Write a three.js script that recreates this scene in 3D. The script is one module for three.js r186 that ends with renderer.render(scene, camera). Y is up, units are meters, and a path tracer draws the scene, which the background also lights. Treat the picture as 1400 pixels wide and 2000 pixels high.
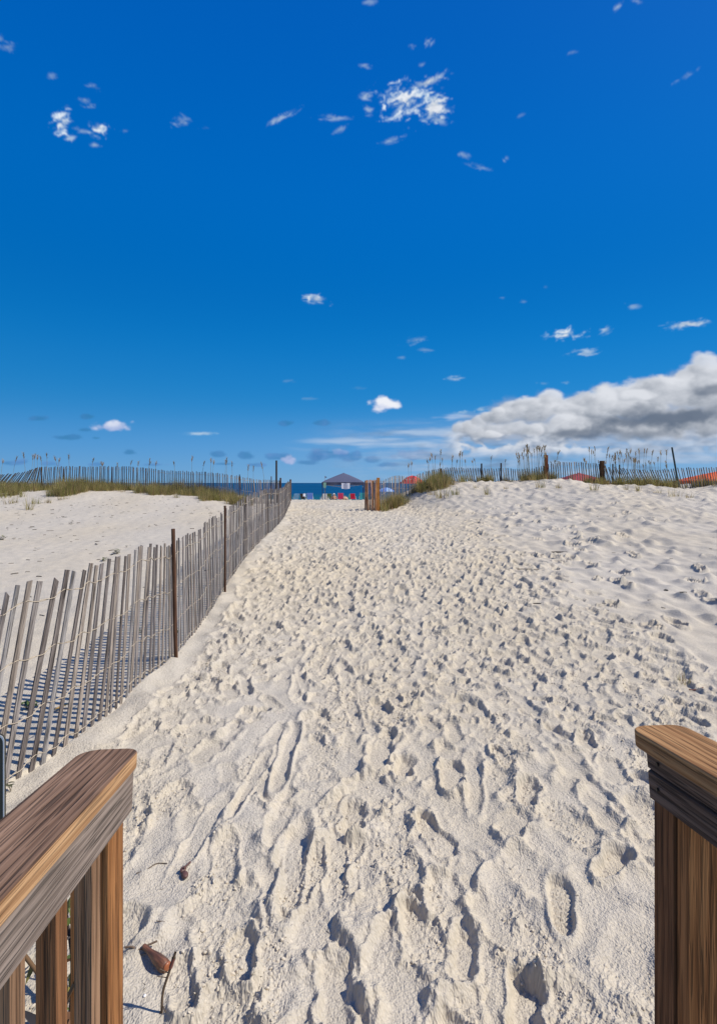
import * as THREE from 'three';
import { mergeGeometries } from 'three/addons/utils/BufferGeometryUtils.js';
import { MarchingCubes } from 'three/addons/objects/MarchingCubes.js';

// ---------------------------------------------------------------- camera, sun, exposure
const scene = new THREE.Scene();
const EYE = 1.75;
const camera = new THREE.PerspectiveCamera(90, 1400 / 2000, 0.05, 60000);
camera.position.set(0, EYE, 0);
camera.lookAt(0, EYE, -10);
camera.setViewOffset(1400, 2000, 0, 57, 1400, 2000);       // a shifted lens: verticals stay upright
camera.updateProjectionMatrix();
const renderer = new THREE.WebGLRenderer({ antialias: true });
renderer.toneMapping = THREE.LinearToneMapping;
renderer.toneMappingExposure = 1.0;
renderer.shadowMap.enabled = true;
const SUN_EL = 47 * Math.PI / 180, SUN_AZ = 8 * Math.PI / 180;   // from the right and a little behind
const SUN = new THREE.Vector3(Math.cos(SUN_EL) * Math.cos(SUN_AZ), Math.sin(SUN_EL), Math.cos(SUN_EL) * Math.sin(SUN_AZ));
const sun = new THREE.DirectionalLight(new THREE.Color().setRGB(1.0, 0.945, 0.86), 5.0);
sun.target.position.set(0, 0, -12);
sun.position.copy(SUN).multiplyScalar(60).add(sun.target.position);
sun.castShadow = true;
sun.shadow.radius = 1;
Object.assign(sun.shadow.camera, { left: -30, right: 30, top: 30, bottom: -30, near: 1, far: 140 });
sun.shadow.mapSize.set(4096, 4096);
scene.add(sun, sun.target);

// ---------------------------------------------------------------- random numbers and noise
function rng(seed) { let a = seed >>> 0; return () => { a = (a + 0x6D2B79F5) >>> 0; let t = a; t = Math.imul(t ^ (t >>> 15), t | 1); t ^= t + Math.imul(t ^ (t >>> 7), t | 61); return ((t ^ (t >>> 14)) >>> 0) / 4294967296; }; }
const clamp = (x, a = 0, b = 1) => Math.min(b, Math.max(a, x));
const mix = (a, b, t) => a + (b - a) * t;
const sstep = (a, b, x) => { const t = clamp((x - a) / (b - a)); return t * t * (3 - 2 * t); };
const PERM = new Uint8Array(512), GX = new Float32Array(256), GY = new Float32Array(256);
{ const r = rng(11), p = [...Array(256).keys()]; for (let i = 255; i > 0; i--) { const j = Math.floor(r() * (i + 1)); [p[i], p[j]] = [p[j], p[i]]; }
  for (let i = 0; i < 512; i++) PERM[i] = p[i & 255];
  for (let i = 0; i < 256; i++) { const a = r() * Math.PI * 2; GX[i] = Math.cos(a); GY[i] = Math.sin(a); } }
function noise(x, y, px = 256, py = 256) {                  // gradient noise, about -0.7..0.7, repeating every px, py
  const x0 = Math.floor(x), y0 = Math.floor(y), fx = x - x0, fy = y - y0;
  const xa = ((x0 % px) + px) % px & 255, xb = (((x0 + 1) % px) + px) % px & 255, ya = ((y0 % py) + py) % py & 255, yb = (((y0 + 1) % py) + py) % py & 255;
  const a = PERM[xa + PERM[ya]], b = PERM[xb + PERM[ya]], c = PERM[xa + PERM[yb]], d = PERM[xb + PERM[yb]];
  const u = fx * fx * fx * (fx * (fx * 6 - 15) + 10), v = fy * fy * fy * (fy * (fy * 6 - 15) + 10);
  const n0 = GX[a] * fx + GY[a] * fy, n1 = GX[b] * (fx - 1) + GY[b] * fy, n2 = GX[c] * fx + GY[c] * (fy - 1), n3 = GX[d] * (fx - 1) + GY[d] * (fy - 1);
  return mix(mix(n0, n1, u), mix(n2, n3, u), v) * 1.35;
}
function fbm(x, y, oct = 4, gain = 0.5) { let s = 0, a = 1, t = 0; for (let i = 0; i < oct; i++) { s += a * noise(x + i * 17.3, y + i * 9.1); t += a; a *= gain; x *= 2.03; y *= 2.03; } return s / t; }
function billow(x, y, oct) { let s = 0, a = 1, t = 0; for (let i = 0; i < oct; i++) { s += a * (1 - 2.6 * Math.abs(noise(x + i * 13.7, y + i * 5.3))); t += a; a *= .48; x *= 2.05; y *= 2.05; } return s / t; }
function curve(knots) {                                     // smooth interpolation through [x, y] pairs
  return (x) => {
    const n = knots.length; if (x <= knots[0][0]) return knots[0][1]; if (x >= knots[n - 1][0]) return knots[n - 1][1];
    let i = 0; while (x > knots[i + 1][0]) i++;
    const [x0, y0] = knots[i], [x1, y1] = knots[i + 1], h = x1 - x0, t = (x - x0) / h;
    const m = (j) => j <= 0 || j >= n - 1 ? 0 : (knots[j + 1][1] - knots[j - 1][1]) / (knots[j + 1][0] - knots[j - 1][0]);
    const t2 = t * t, t3 = t2 * t;
    return (2 * t3 - 3 * t2 + 1) * y0 + (t3 - 2 * t2 + t) * h * m(i) + (-2 * t3 + 3 * t2) * y1 + (t3 - t2) * h * m(i + 1);
  };
}
const srgb = (r, g, b) => [r, g, b].map((c) => { c /= 255; return c <= 0.04045 ? c / 12.92 : ((c + 0.055) / 1.055) ** 2.4; });

// ---------------------------------------------------------------- sky: air and clouds
const skyTexture = (() => {
  const W = 4096, H = 2048, data = new Float32Array(W * H * 4);
  const stops = [[0, srgb(120, 172, 216)], [1.5, srgb(108, 166, 216)], [4, srgb(86, 156, 216)], [8, srgb(48, 138, 206)], [13, srgb(22, 124, 199)], [20, srgb(4, 109, 190)], [30, srgb(0, 102, 189)], [42, srgb(0, 92, 182)], [60, srgb(0, 82, 170)], [90, srgb(0, 74, 158)]];
  const air = [0, 1, 2].map((c) => curve(stops.map(([e, k]) => [e, k[c]])));
  // scraps of high cloud: [px, py, half width, half height, turn in degrees, strength, streak]
  const scraps = [
    [790, 196, 62, 42, -15, 1.25, 0.2], [848, 208, 34, 40, 0, 0.95, 0.4], [835, 160, 48, 12, -20, 0.9, 0.4], [716, 188, 18, 12, 0, .75, .4], [718, 214, 12, 12, 0, .7, .4], [714, 129, 12, 6, 10, .6, .6], [838, 82, 12, 10, -50, .75, .6], [806, 91, 10, 5, 0, .7, .5], [824, 127, 9, 5, -30, .5, .6],
    [855, 233, 22, 10, 10, .6, .5], [766, 273, 26, 7, -12, .62, .7], [545, 232, 44, 8, -28, .7, .7], [650, 229, 34, 9, 0, .62, .7], [668, 252, 18, 8, -20, .5, .7], [905, 303, 16, 7, 25, .6, .6], [932, 324, 30, 7, 12, .62, .6], [988, 308, 10, 7, 20, .7, .5], [1018, 224, 12, 5, -25, .35, .8], [1117, 103, 12, 5, -15, .5, .8], [1342, 145, 30, 8, -32, .7, .75], [1205, 12, 16, 9, -40, .75, .6], [1242, 2, 14, 6, 0, .6, .6], [720, 3, 18, 6, 0, .5, .6],
    [122, 240, 26, 28, 10, 1.35, .1], [192, 250, 28, 17, 18, 1.25, .15], [138, 272, 14, 8, 0, .8, .3], [186, 283, 14, 7, 0, .75, .3], [165, 196, 16, 8, 0, .7, .6], [178, 206, 18, 6, 0, .6, .6], [186, 170, 18, 7, 12, .5, .7], [104, 152, 12, 10, 0, .4, .7], [18, 92, 24, 10, 8, .6, .7], [2, 75, 8, 8, 0, .5, .6], [355, 238, 20, 16, 20, .55, .7], [400, 250, 18, 4, 0, .35, .8], [158, 255, 30, 6, 12, .5, .7], [245, 256, 10, 5, 0, .4, .7], [132, 206, 12, 6, 0, .45, .7],
    [617, 585, 27, 12, 8, .95, .5], [1105, 653, 42, 15, -8, 1.2, .35], [1183, 645, 15, 11, -25, .75, .6], [1142, 690, 38, 10, -5, .75, .7], [1235, 597, 18, 7, -5, .6, .7], [1345, 633, 55, 11, -6, .9, .65], [890, 739, 21, 7, -4, .75, .6], [812, 664, 32, 8, -12, .6, .8], [830, 684, 20, 4, 5, .5, .8], [785, 698, 10, 4, 0, .35, .8], [1060, 748, 15, 4, 0, .5, .7], [1108, 746, 12, 4, 0, .6, .6], [982, 583, 8, 4, 0, .35, .7], [1022, 590, 8, 5, 0, .35, .7], [1065, 560, 7, 4, 0, .3, .7],
    [393, 847, 36, 4.5, 2, .8, .9], [900, 806, 24, 5, -4, .7, .8], [940, 800, 24, 6, -8, .8, .7], [600, 778, 30, 4, 0, .3, .9], [700, 758, 20, 4, 0, .25, .9], [560, 744, 20, 4, 0, .22, .9],
  ];
  // small low puffs: [px, py, half width, half height, whiteness 0 grey-blue .. 1 white]
  const puffs = [[748, 791, 34, 22, 1], [220, 834, 42, 16, .72], [76, 818, 22, 8, .1], [172, 814, 20, 8, .08], [136, 855, 32, 8, .05], [189, 856, 11, 4, .05], [254, 884, 14, 8, .08], [165, 840, 26, 6, .12], [425, 888, 20, 9, .12], [480, 890, 20, 11, .1], [560, 827, 20, 8, .1], [626, 826, 24, 8, .1], [440, 906, 28, 4, .15], [545, 893, 34, 9, .15], [562, 898, 20, 12, .65], [600, 904, 26, 7, .15], [640, 888, 46, 17, .2], [665, 884, 20, 8, .5], [690, 893, 32, 15, .2], [618, 893, 20, 16, .2], [728, 898, 22, 9, .15], [810, 890, 60, 14, .25], [758, 908, 30, 7, .2], [20, 905, 30, 6, .2], [45, 902, 20, 7, .25], [95, 906, 30, 8, .3], [190, 907, 18, 5, .2], [300, 908, 30, 5, .3], [500, 908, 22, 5, .2]];
  const bankTop = curve([[820, 850], [880, 832], [920, 815], [960, 796], [1000, 778], [1050, 768], [1100, 774], [1140, 766], [1180, 750], [1230, 742], [1280, 734], [1330, 716], [1400, 700], [1600, 670], [2000, 640], [2600, 660]]);
  // lobes of the bank: [px, py, radius, whiteness, height / width], far ones first
  const lobes = [], rl = rng(17);
  for (let x = 900; x < 2700; x += 15 + 9 * rl()) { const top = bankTop(x), R = 20 + 24 * sstep(900, 1300, x); lobes.push([x, top + R * .8, R * (.8 + .5 * rl()), .62 + .14 * rl(), .62 + .2 * rl()]); }
  for (let x = 960; x < 2700; x += 22 + 14 * rl()) { const top = bankTop(x), R = 22 + 26 * sstep(950, 1350, x); lobes.push([x, mix(top, 838, .42 + .2 * rl()), R * (.8 + .6 * rl()), .52 + .16 * rl(), .5 + .2 * rl()]); }
  for (let x = 930; x < 2700; x += 26 + 18 * rl()) { const R = 24 + 22 * sstep(950, 1350, x); lobes.push([x, mix(bankTop(x), 846, .78 + .16 * rl()), R * (.8 + .7 * rl()), .46 + .16 * rl(), .36 + .14 * rl()]); }
  lobes.push([1072, 776, 34, .84, .6], [975, 803, 12, .8, .9], [1180, 778, 26, .84, .9], [1245, 772, 50, .95, .28], [1100, 824, 30, .8, .7], [1040, 838, 22, .74, .7], [962, 846, 20, .86, .5], [1138, 834, 20, .8, .9], [1300, 748, 40, .76, .5], [1385, 716, 44, .8, .6]);
  // its shadowed undersides: [px, py, half width, half height, strength, slope]
  const shades = [[1310, 816, 200, 20, .9, 14], [1130, 845, 95, 16, .75, 5], [1245, 800, 50, 13, .5, 2], [1395, 762, 62, 17, .7, 4], [1700, 770, 300, 40, .7, 0], [2200, 740, 300, 50, .6, 0], [1225, 848, 110, 12, .4, 4]];
  const out = [0, 0, 0];
  const over = (r, g, b, a) => { out[0] += (r - out[0]) * a; out[1] += (g - out[1]) * a; out[2] += (b - out[2]) * a; };
  const cosT = scraps.map((s) => Math.cos(s[4] * Math.PI / 180)), sinT = scraps.map((s) => Math.sin(s[4] * Math.PI / 180));
  const bank = (x, y) => {
    const warp = 34 * fbm(x * .008 + 3, y * .014, 3), e = (y - bankTop(x + warp) + 30 * fbm(x * .012, y * .026 + 8, 4) + 11 * fbm(x * .05, y * .08, 3));
    return sstep(-4, 30, e);
  };
  for (let row = H / 2 - 2; row < H; row++) {
    const el = ((row + .5) / H - .5) * Math.PI, eld = Math.max(0, el * 180 / Math.PI), ce = Math.cos(el), se = Math.sin(el);
    for (let col = 0; col < W; col++) {
      const az = ((col + .5) / W - .5) * 2 * Math.PI, x = Math.cos(az) * ce, z = Math.sin(az) * ce, o = (row * W + col) * 4;
      const toSun = clamp(x * SUN.x + se * SUN.y + z * SUN.z, -1, 1), gamma = Math.acos(toSun) * 180 / Math.PI;
      for (let c = 0; c < 3; c++) out[c] = air[c](eld);
      const side = 1 + .16 * toSun; for (let c = 0; c < 3; c++) out[c] *= side;                  // the air is a little brighter towards the sun
      const glow = 1.1 * Math.exp(-gamma / 8) + .1 * Math.exp(-gamma / 13); out[0] += glow; out[1] += glow * .96; out[2] += glow * .88;
      const low = sstep(9, 2, eld) * .5 * sstep(-.5, .8, x); over(...srgb(140, 178, 212), low);  // thin haze low down under the cloud bank
      const front = z < -.12;
      if (front) {
        const px = 700 + 1000 * x / -z, py = 943 - 1000 * se / -z;
        if (px > -900 && px < 3200 && py > -900) {
          for (let k = 0; k < scraps.length; k++) {
            const s = scraps[k], dx = px - s[0], dy = py - s[1];
            if (Math.abs(dx) > s[2] * 1.7 || Math.abs(dy) > s[2] * 1.7 + s[3]) continue;
            const u = (dx * cosT[k] + dy * sinT[k]) / s[2], v = (-dx * sinT[k] + dy * cosT[k]) / s[3], rr = Math.sqrt(u * u + v * v);
            if (rr > 1.6) continue;
            const st = s[6], w = fbm((px + k * 91) * .03, py * .03, 2) * .9;
            const fx = u * s[2] * (.04 - .027 * st), fy = v * s[3] * (.05 + .04 * st), bx = fbm(fx * 1.3 + k * 3.1, fy * 1.3 + 20, 2) * 1.1, n = fbm(fx + w + bx + k * 7.7, fy + w * .6 - bx * .7 + k * 3.1, 4, .56);
            const a = sstep(.1, 1.1, (1.04 - rr) * .9 + n * 1.25) * Math.min(1, s[5]) * (s[5] > .85 ? 1.05 : .72);
            if (a > 0) { const wh = clamp(.66 + .4 * n + (s[5] - .8) * .3, .4, .95); { const th = 1 - Math.min(a, 1); over(wh * (.95 - .32 * th), wh * (.98 - .04 * th), wh * (1.03 + .08 * th), Math.min(a, .95)); }; }
          }
          for (let k = 0; k < puffs.length; k++) {
            const s = puffs[k], dx = px - s[0], dy = py - s[1];
            if (Math.abs(dx) > s[2] * 1.6 || Math.abs(dy) > s[3] * 2) continue;
            const flat = dy > 0 ? 1.35 : 1, u = dx / s[2], v = dy * flat / s[3], rr = Math.sqrt(u * u + v * v);
            const n = fbm(px * .035 + k * 5.3, py * .055 + k * 2.9, 4), a = sstep(.1, .6, 1.05 - rr + n * .75) * (s[4] > .5 ? 1 : .62);
            if (a > 0) { const t = clamp(s[4] + .25 * n - v * .22 * s[4]); over(mix(.035, .86, t * t), mix(.19, .88, t * t), mix(.38, .94, t), a); }
          }
          // streaks and broken cloud under the bank
          if (py > 800 && px > 480) {
            const reach = sstep(560, 900, px) * sstep(812, 856, py + 12 * fbm(px * .006, 4, 2)), n = fbm(px * .005 + 5, py * .05, 5, .55), m = billow(px * .012, py * .03 + 31, 4);
            const veil = sstep(-.3, .3, n) * (.8 - .2 * sstep(900, 935, py)) * reach;
            if (veil > 0) { const t = clamp(.42 + m * .55 + n * .35); over(mix(.17, .56, t), mix(.28, .63, t), mix(.46, .75, t), veil * .8); }
            const d = reach * sstep(.05, .4, fbm(px * .010 + 40, py * .045 + 7, 4)) * .55; if (d > 0) over(.13, .215, .35, d);
            const streak = sstep(540, 660, px) * sstep(1010, 860, px) * sstep(17, 3, Math.abs(py - 864 + (px - 700) * .03 + 9 * fbm(px * .01, 9, 2))) * sstep(-.2, .3, fbm(px * .008 + 70, py * .09, 3)); if (streak > 0) over(.5, .63, .8, streak * .6);
            const streak2 = sstep(730, 800, px) * sstep(1000, 900, px) * sstep(10, 2, Math.abs(py - 843 + 6 * fbm(px * .012, 3, 2))) * sstep(-.2, .3, fbm(px * .01 + 30, py * .1, 3)); if (streak2 > 0) over(.5, .63, .8, streak2 * .55);
            const streak3 = sstep(800, 880, px) * sstep(1010, 940, px) * sstep(9, 2, Math.abs(py - 812 + (px - 900) * .12 + 7 * fbm(px * .012, 23, 2))) * sstep(-.15, .3, fbm(px * .014 + 50, py * .12, 3)); if (streak3 > 0) over(.62, .7, .84, streak3 * .5);
          }
          // the cumulus bank: heaps of round lobes, lit from the upper right, flat grey underneath
          if (px > 860 && py > 560) {
            const n1 = fbm(px * .018, py * .03 + 8, 5, .58), n2 = fbm(px * .045 + 40, py * .085, 4, .6), wx = px + 16 * fbm(px * .013 + 5, py * .018, 3), wy = py + 11 * fbm(px * .015 + 60, py * .022, 3);
            const soft = bank(px, py) * sstep(850, 960, px) * (1 - sstep(838, 880, py + 14 * n1));
            if (soft > 0) over(.40 + .1 * n1, .44 + .1 * n1, .53 + .1 * n1, soft * .8);
            // loose puffs that break off below and ahead of the bank
            const win = sstep(850, 905, px) * sstep(836, 852, py + 8 * n2) * sstep(902, 872, py + 10 * n1) * (1 - .55 * sstep(1080, 1250, px));
            if (win > 0) { const X = wx * .0125 + 9, Y = wy * .026 + 77, bl = billow(X, Y, 4), bs = billow(X + .13, Y - .3, 4), al = sstep(-.08, .34, bl + .5 * n1) * win; if (al > 0) { const t = clamp(.62 + .75 * (bl - bs) + .25 * n2, .1, 1); over(mix(.15, .72, t), mix(.215, .755, t), mix(.33, .82, t), al * .9); } }
            for (let k = 0; k < lobes.length; k++) {
              const L = lobes[k], dx = (wx - L[0]) / L[2], dy = (wy - L[1]) / (L[2] * L[4]); if (dx > 1.5 || dx < -1.5 || dy > 1.5 || dy < -1.6) continue;
              const q = Math.sqrt(dx * dx + dy * dy) + .44 * n1 + .2 * n2, al = sstep(1.02, .62, q) * sstep(1.15, .35, dy); if (al <= 0) continue;
              const t = clamp(L[3] + .05 + .34 * (dx * .5 - dy * .85) + .34 * n1 + .16 * n2, .05, 1);
              over(mix(.12, .74, t), mix(.165, .765, t), mix(.235, .82, t), al * .9);
            }
            for (const D of shades) { const dx = (wx - D[0]) / D[2], dy = (wy - D[1] + dx * D[5]) / D[3], q = Math.sqrt(dx * dx + dy * dy) + .45 * n1; const al = sstep(1.1, .3, q) * D[4]; if (al > 0) over(.115, .155, .225, al); }
          }
        }
      }
      // cloud added outside the view, extending the bank; thickened to whiten the blue ambient
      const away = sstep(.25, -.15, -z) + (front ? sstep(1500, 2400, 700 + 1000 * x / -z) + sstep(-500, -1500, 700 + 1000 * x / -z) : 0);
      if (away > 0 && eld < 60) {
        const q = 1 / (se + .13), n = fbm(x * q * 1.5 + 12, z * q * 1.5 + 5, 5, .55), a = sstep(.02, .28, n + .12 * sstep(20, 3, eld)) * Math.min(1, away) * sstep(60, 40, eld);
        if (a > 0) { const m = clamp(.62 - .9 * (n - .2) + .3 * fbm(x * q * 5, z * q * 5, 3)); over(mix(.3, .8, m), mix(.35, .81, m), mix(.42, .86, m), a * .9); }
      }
      data[o] = out[0]; data[o + 1] = out[1]; data[o + 2] = out[2]; data[o + 3] = 1;
    }
  }
  for (let row = 0; row < H / 2 - 2; row++) for (let col = 0; col < W; col++) { const o = (row * W + col) * 4, k = ((H / 2) * W + col) * 4; for (let c = 0; c < 3; c++) data[o + c] = data[k + c]; data[o + 3] = 1; }
  const t = new THREE.DataTexture(data, W, H, THREE.RGBAFormat, THREE.FloatType);
  t.mapping = THREE.EquirectangularReflectionMapping; t.magFilter = THREE.LinearFilter; t.needsUpdate = true;
  return t;
})();
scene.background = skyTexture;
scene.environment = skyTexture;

// ---------------------------------------------------------------- naming helpers
const taken = new Map();
function numbered(name) { const n = taken.get(name) ?? 0; taken.set(name, n + 1); return n ? name + '_' + String(n).padStart(3, '0') : name; }
function tag(o, label, category, group, kind) {
  if (label) o.userData.label = label; if (category) o.userData.category = category; if (group) o.userData.group = group; if (kind) o.userData.kind = kind; return o;
}
function shadowed(m) { m.castShadow = true; m.receiveShadow = true; return m; }
function base(name, [x, y, z] = [0, 0, 0], turn = 0) { const o = new THREE.Group(); o.name = numbered(name); o.position.set(x, y, z); o.rotation.y = turn; scene.add(o); return o; }
const partCount = new WeakMap();
function part(name, geometry, material, parent) {
  const m = shadowed(new THREE.Mesh(geometry, material));
  if (parent) { m.name = numbered(name); parent.add(m); } else { m.name = numbered(name); scene.add(m); }
  return m;
}
const std = (rgb, roughness = .9, more = {}) => new THREE.MeshStandardMaterial({ color: new THREE.Color().setRGB(...rgb), roughness, ...more });
function dataTexture(w, h, fn, { color = false, repeat = true } = {}) {
  const d = new Uint8Array(w * h * 4), c = [0, 0, 0];
  for (let y = 0; y < h; y++) for (let x = 0; x < w; x++) { fn(x, y, c); const o = (y * w + x) * 4; for (let k = 0; k < 3; k++) d[o + k] = clamp(c[k], 0, 1) * 255; d[o + 3] = 255; }
  const t = new THREE.DataTexture(d, w, h); if (repeat) t.wrapS = t.wrapT = THREE.RepeatWrapping; t.magFilter = THREE.LinearFilter; t.minFilter = THREE.LinearMipmapLinearFilter; t.generateMipmaps = true;
  if (color) t.colorSpace = THREE.SRGBColorSpace; t.needsUpdate = true; return t;
}
const at = (px, py, d) => [(px - 700) / 1000 * d, EYE - (py - 943) / 1000 * d, -d];   // a point seen at a pixel, d metres ahead

// ---------------------------------------------------------------- terrain: x to the right, d metres ahead
const pathH = curve([[-20, .1], [0, 0], [1.5, .0], [3, .05], [5, .08], [7.2, .21], [8.4, .30], [10.6, .42], [11.8, .48], [14.3, .58], [18.5, .75], [22, .79], [26, .80], [29, .78], [32, .45], [36, .02], [42, -.15], [50, -.3], [62, -.45], [72, -1.0], [85, -1.7], [120, -2.4]]);
const fenceX = curve([[-1, -2.12], [2.0, -2.07], [2.93, -2.0], [3.45, -1.86], [4.36, -1.84], [4.95, -1.80], [7.16, -1.92], [8.4, -2.03], [10.6, -2.15], [11.8, -2.16], [14.3, -2.24], [18.5, -2.57], [24.4, -3.25], [27, -3.6]]);
const leftCrest = curve([[-30, 1.55], [-14, 1.42], [-11.5, 1.46], [-9, 1.36], [-7.2, 1.24], [-5.6, 1.06], [-4.4, .86], [-3.6, .79]]);
const rightCrest = curve([[.6, .80], [1.4, 1.0], [2.2, 1.32], [3.0, 1.62], [3.8, 1.74], [5, 1.80], [6.3, 1.80], [7.2, 1.88], [8.3, 1.92], [9.4, 1.74], [10.6, 1.70], [11.8, 1.70], [13, 1.55], [14, 1.52], [16, 1.74], [30, 1.9]]);
function terrain(x, d) {
  let h = pathH(d);
  const fx = fenceX(d);
  if (x < fx + .5 && d < 40) {                               // the hollow and the dune to the left of the fence
    const w = sstep(fx + .35, fx - .9, x); h -= .07 * w * sstep(1, 4, d) * sstep(19, 12, d);
    const c = leftCrest(x) + .07 * noise(x * .45 + 3, d * .4), rise = sstep(14.5, 19.5, d) * .30 + sstep(18.6, 22.6, d) * .70, fall = sstep(31.5, 25.5, d);
    const k = sstep(fx - .2, fx - 3.2, x) * (d < 23.5 ? rise : fall);
    h = mix(h, Math.max(h, c), k);
  }
  if (x > .4 && d < 45) {                                    // the slope and the dune to the right of the path
    const c = rightCrest(x) + .06 * noise(x * .6 + 9, d * .5 + 4), t = clamp((d - 5.5) / 15.5), rise = t ** 1.9, fall = sstep(30.5, 23.5, d);
    const k = mix(sstep(.8, 10, x), sstep(1.2, 4.6, x + (d - 12) * .22), sstep(16.5, 20.8, d)) * (d < 21.2 ? mix(rise, sstep(17.2, 21.2, d), sstep(4.2, 1.4, x)) : fall);
    h = mix(h, Math.max(h, c), k);
  }
  h += .035 * noise(x * .33, d * .33 + 7) + .022 * noise(x * .9 + 4, d * .8) * sstep(70, 50, d);
  return h;
}
// trodden: 1 on the walked path, 0 on untouched sand
function trodden(x, d) {
  const l = fenceX(d) + .12 + .12 * noise(d * .7, 3), r = (d < 17 ? 2.45 : 2.45 - .16 * (d - 17)) + .5 * noise(d * .33, 12.5);
  return sstep(l, l + .45, x) * sstep(r + 1.3, r - .7, x) * sstep(33, 31, d);
}

// ---------------------------------------------------------------- footprints, pressed one after another into height rasters
class Raster {
  constructor(x0, x1, d0, d1, cell) { Object.assign(this, { x0, d0, cell, w: Math.round((x1 - x0) / cell), h: Math.round((d1 - d0) / cell), x1, d1 }); this.a = new Float32Array(this.w * this.h); this.m = new Float32Array(this.w * this.h); }
  get(a, x, d) {
    const fx = (x - this.x0) / this.cell - .5, fy = (d - this.d0) / this.cell - .5, i = clamp(Math.floor(fx), 0, this.w - 2), j = clamp(Math.floor(fy), 0, this.h - 2), u = clamp(fx - i), v = clamp(fy - j), k = j * this.w + i;
    return mix(mix(a[k], a[k + 1], u), mix(a[k + this.w], a[k + this.w + 1], u), v);
  }
  inside(x, d, edge) { return Math.min(x - this.x0, this.x1 - x, d - this.d0, this.d1 - d) / edge; }
  press(s) {
    const R = s.L * .95 + .06, c = this.cell; if (s.x + R < this.x0 || s.x - R > this.x1 || s.d + R < this.d0 || s.d - R > this.d1) return;
    const i0 = Math.max(0, Math.floor((s.x - R - this.x0) / c)), i1 = Math.min(this.w - 1, Math.ceil((s.x + R - this.x0) / c)), j0 = Math.max(0, Math.floor((s.d - R - this.d0) / c)), j1 = Math.min(this.h - 1, Math.ceil((s.d + R - this.d0) / c));
    const cs = Math.cos(s.a), sn = Math.sin(s.a), hl = s.L / 2, hw = s.W / 2;
    let sum = 0, n = 0; for (const [u, v] of [[0, 0], [hl, 0], [-hl, 0], [0, hw * 1.6], [0, -hw * 1.6]]) { const x = s.x + u * sn + v * cs, d = s.d + u * cs - v * sn; if (x > this.x0 && x < this.x1 && d > this.d0 && d < this.d1) { sum += this.get(this.a, x, d); n++; } }
    const mean = n ? sum / n * .75 : 0;
    for (let j = j0; j <= j1; j++) for (let i = i0; i <= i1; i++) {
      const x = this.x0 + (i + .5) * c - s.x, d = this.d0 + (j + .5) * c - s.d, u = (x * sn + d * cs) / hl, v = (x * cs - d * sn) / hw;
      if (u * u + v * v > 5.5) continue;
      const waist = 1 - .22 * Math.exp(-((u + .1) ** 2) * 9) + .08 * u, vv = v / waist;
      let q = Math.sqrt(Math.sqrt(u * u * u * u + vv * vv * vv * vv) * .45 + (u * u + vv * vv) * .55);
      q += s.rough * noise((x + s.x) * 13 + s.k, (d + s.d) * 13) + s.rough * .45 * noise((x + s.x) * 37 + s.k, (d + s.d) * 37);
      const inn = 1 - sstep(s.edge, 1.04, q), k = j * this.w + i;
      if (inn > 0) {
        let floor = mean - s.D * (.72 + .34 * u * u + .16 * u * s.toe + s.tilt * v * .4);
        if (s.tread) floor += .0085 * Math.sin(u * hl * 2 * Math.PI / .025 + v * .6) * sstep(.95, .6, q);
        this.a[k] = mix(this.a[k], floor, inn * s.firm);
      }
      if (q < 1.7) { const rim = s.rim * sstep(.07, .015, this.a[k]) * Math.exp(-(((q - 1.14) / .17) ** 2)) * (.65 + .7 * noise((x + s.x) * 9, (d + s.d) * 9 + s.k) + .5 * Math.max(0, -u) * s.kick) * (1 - inn); this.a[k] += rim; this.m[k] = Math.max(this.m[k], sstep(1.7, 1.1, q) * s.crumb); }
    }
  }
  // sand runs down whatever stands steeper than its angle of rest
  slump(slope, times) {
    const { w, h, a, cell } = this, lim = slope * cell;
    for (let n = 0; n < times; n++) for (let j = 1; j < h - 1; j++) for (let i = 1, k = j * w + 1; i < w - 1; i++, k++) {
      for (const q of n & 1 ? [1, w] : [w, 1]) { const e = a[k] - a[k + q]; if (e > lim) { const t = (e - lim) * .42; a[k] -= t; a[k + q] += t; } else if (e < -lim) { const t = (-e - lim) * .42; a[k] += t; a[k + q] -= t; } }
    }
  }
  flatten(lo, hi) { const a = this.a; for (let k = 0; k < a.length; k++) a[k] = a[k] > 0 ? hi * Math.tanh(a[k] / hi) : lo * Math.tanh(a[k] / lo); }
  blur(r) {
    const n = Math.max(0, Math.round(r / this.cell)); if (n < 1) return;
    const { w, h, a } = this, b = new Float32Array(a.length);
    for (let pass = 0; pass < 2; pass++) {
      for (let j = 0; j < h; j++) { let s = 0; const o = j * w; for (let i = -n; i <= n; i++) s += a[o + clamp(i, 0, w - 1)]; for (let i = 0; i < w; i++) { b[o + i] = s / (2 * n + 1); s += a[o + Math.min(w - 1, i + n + 1)] - a[o + Math.max(0, i - n)]; } }
      for (let i = 0; i < w; i++) { let s = 0; for (let j = -n; j <= n; j++) s += b[clamp(j, 0, h - 1) * w + i]; for (let j = 0; j < h; j++) { a[j * w + i] = s / (2 * n + 1); s += b[Math.min(h - 1, j + n + 1) * w + i] - b[Math.max(0, j - n) * w + i]; } }
    }
  }
}
const rasters = [new Raster(-2.3, 3.1, .9, 4.6, .004), new Raster(-3, 6.6, 4.0, 12.2, .009), new Raster(-5, 15, 11.2, 32, .018)];
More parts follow.
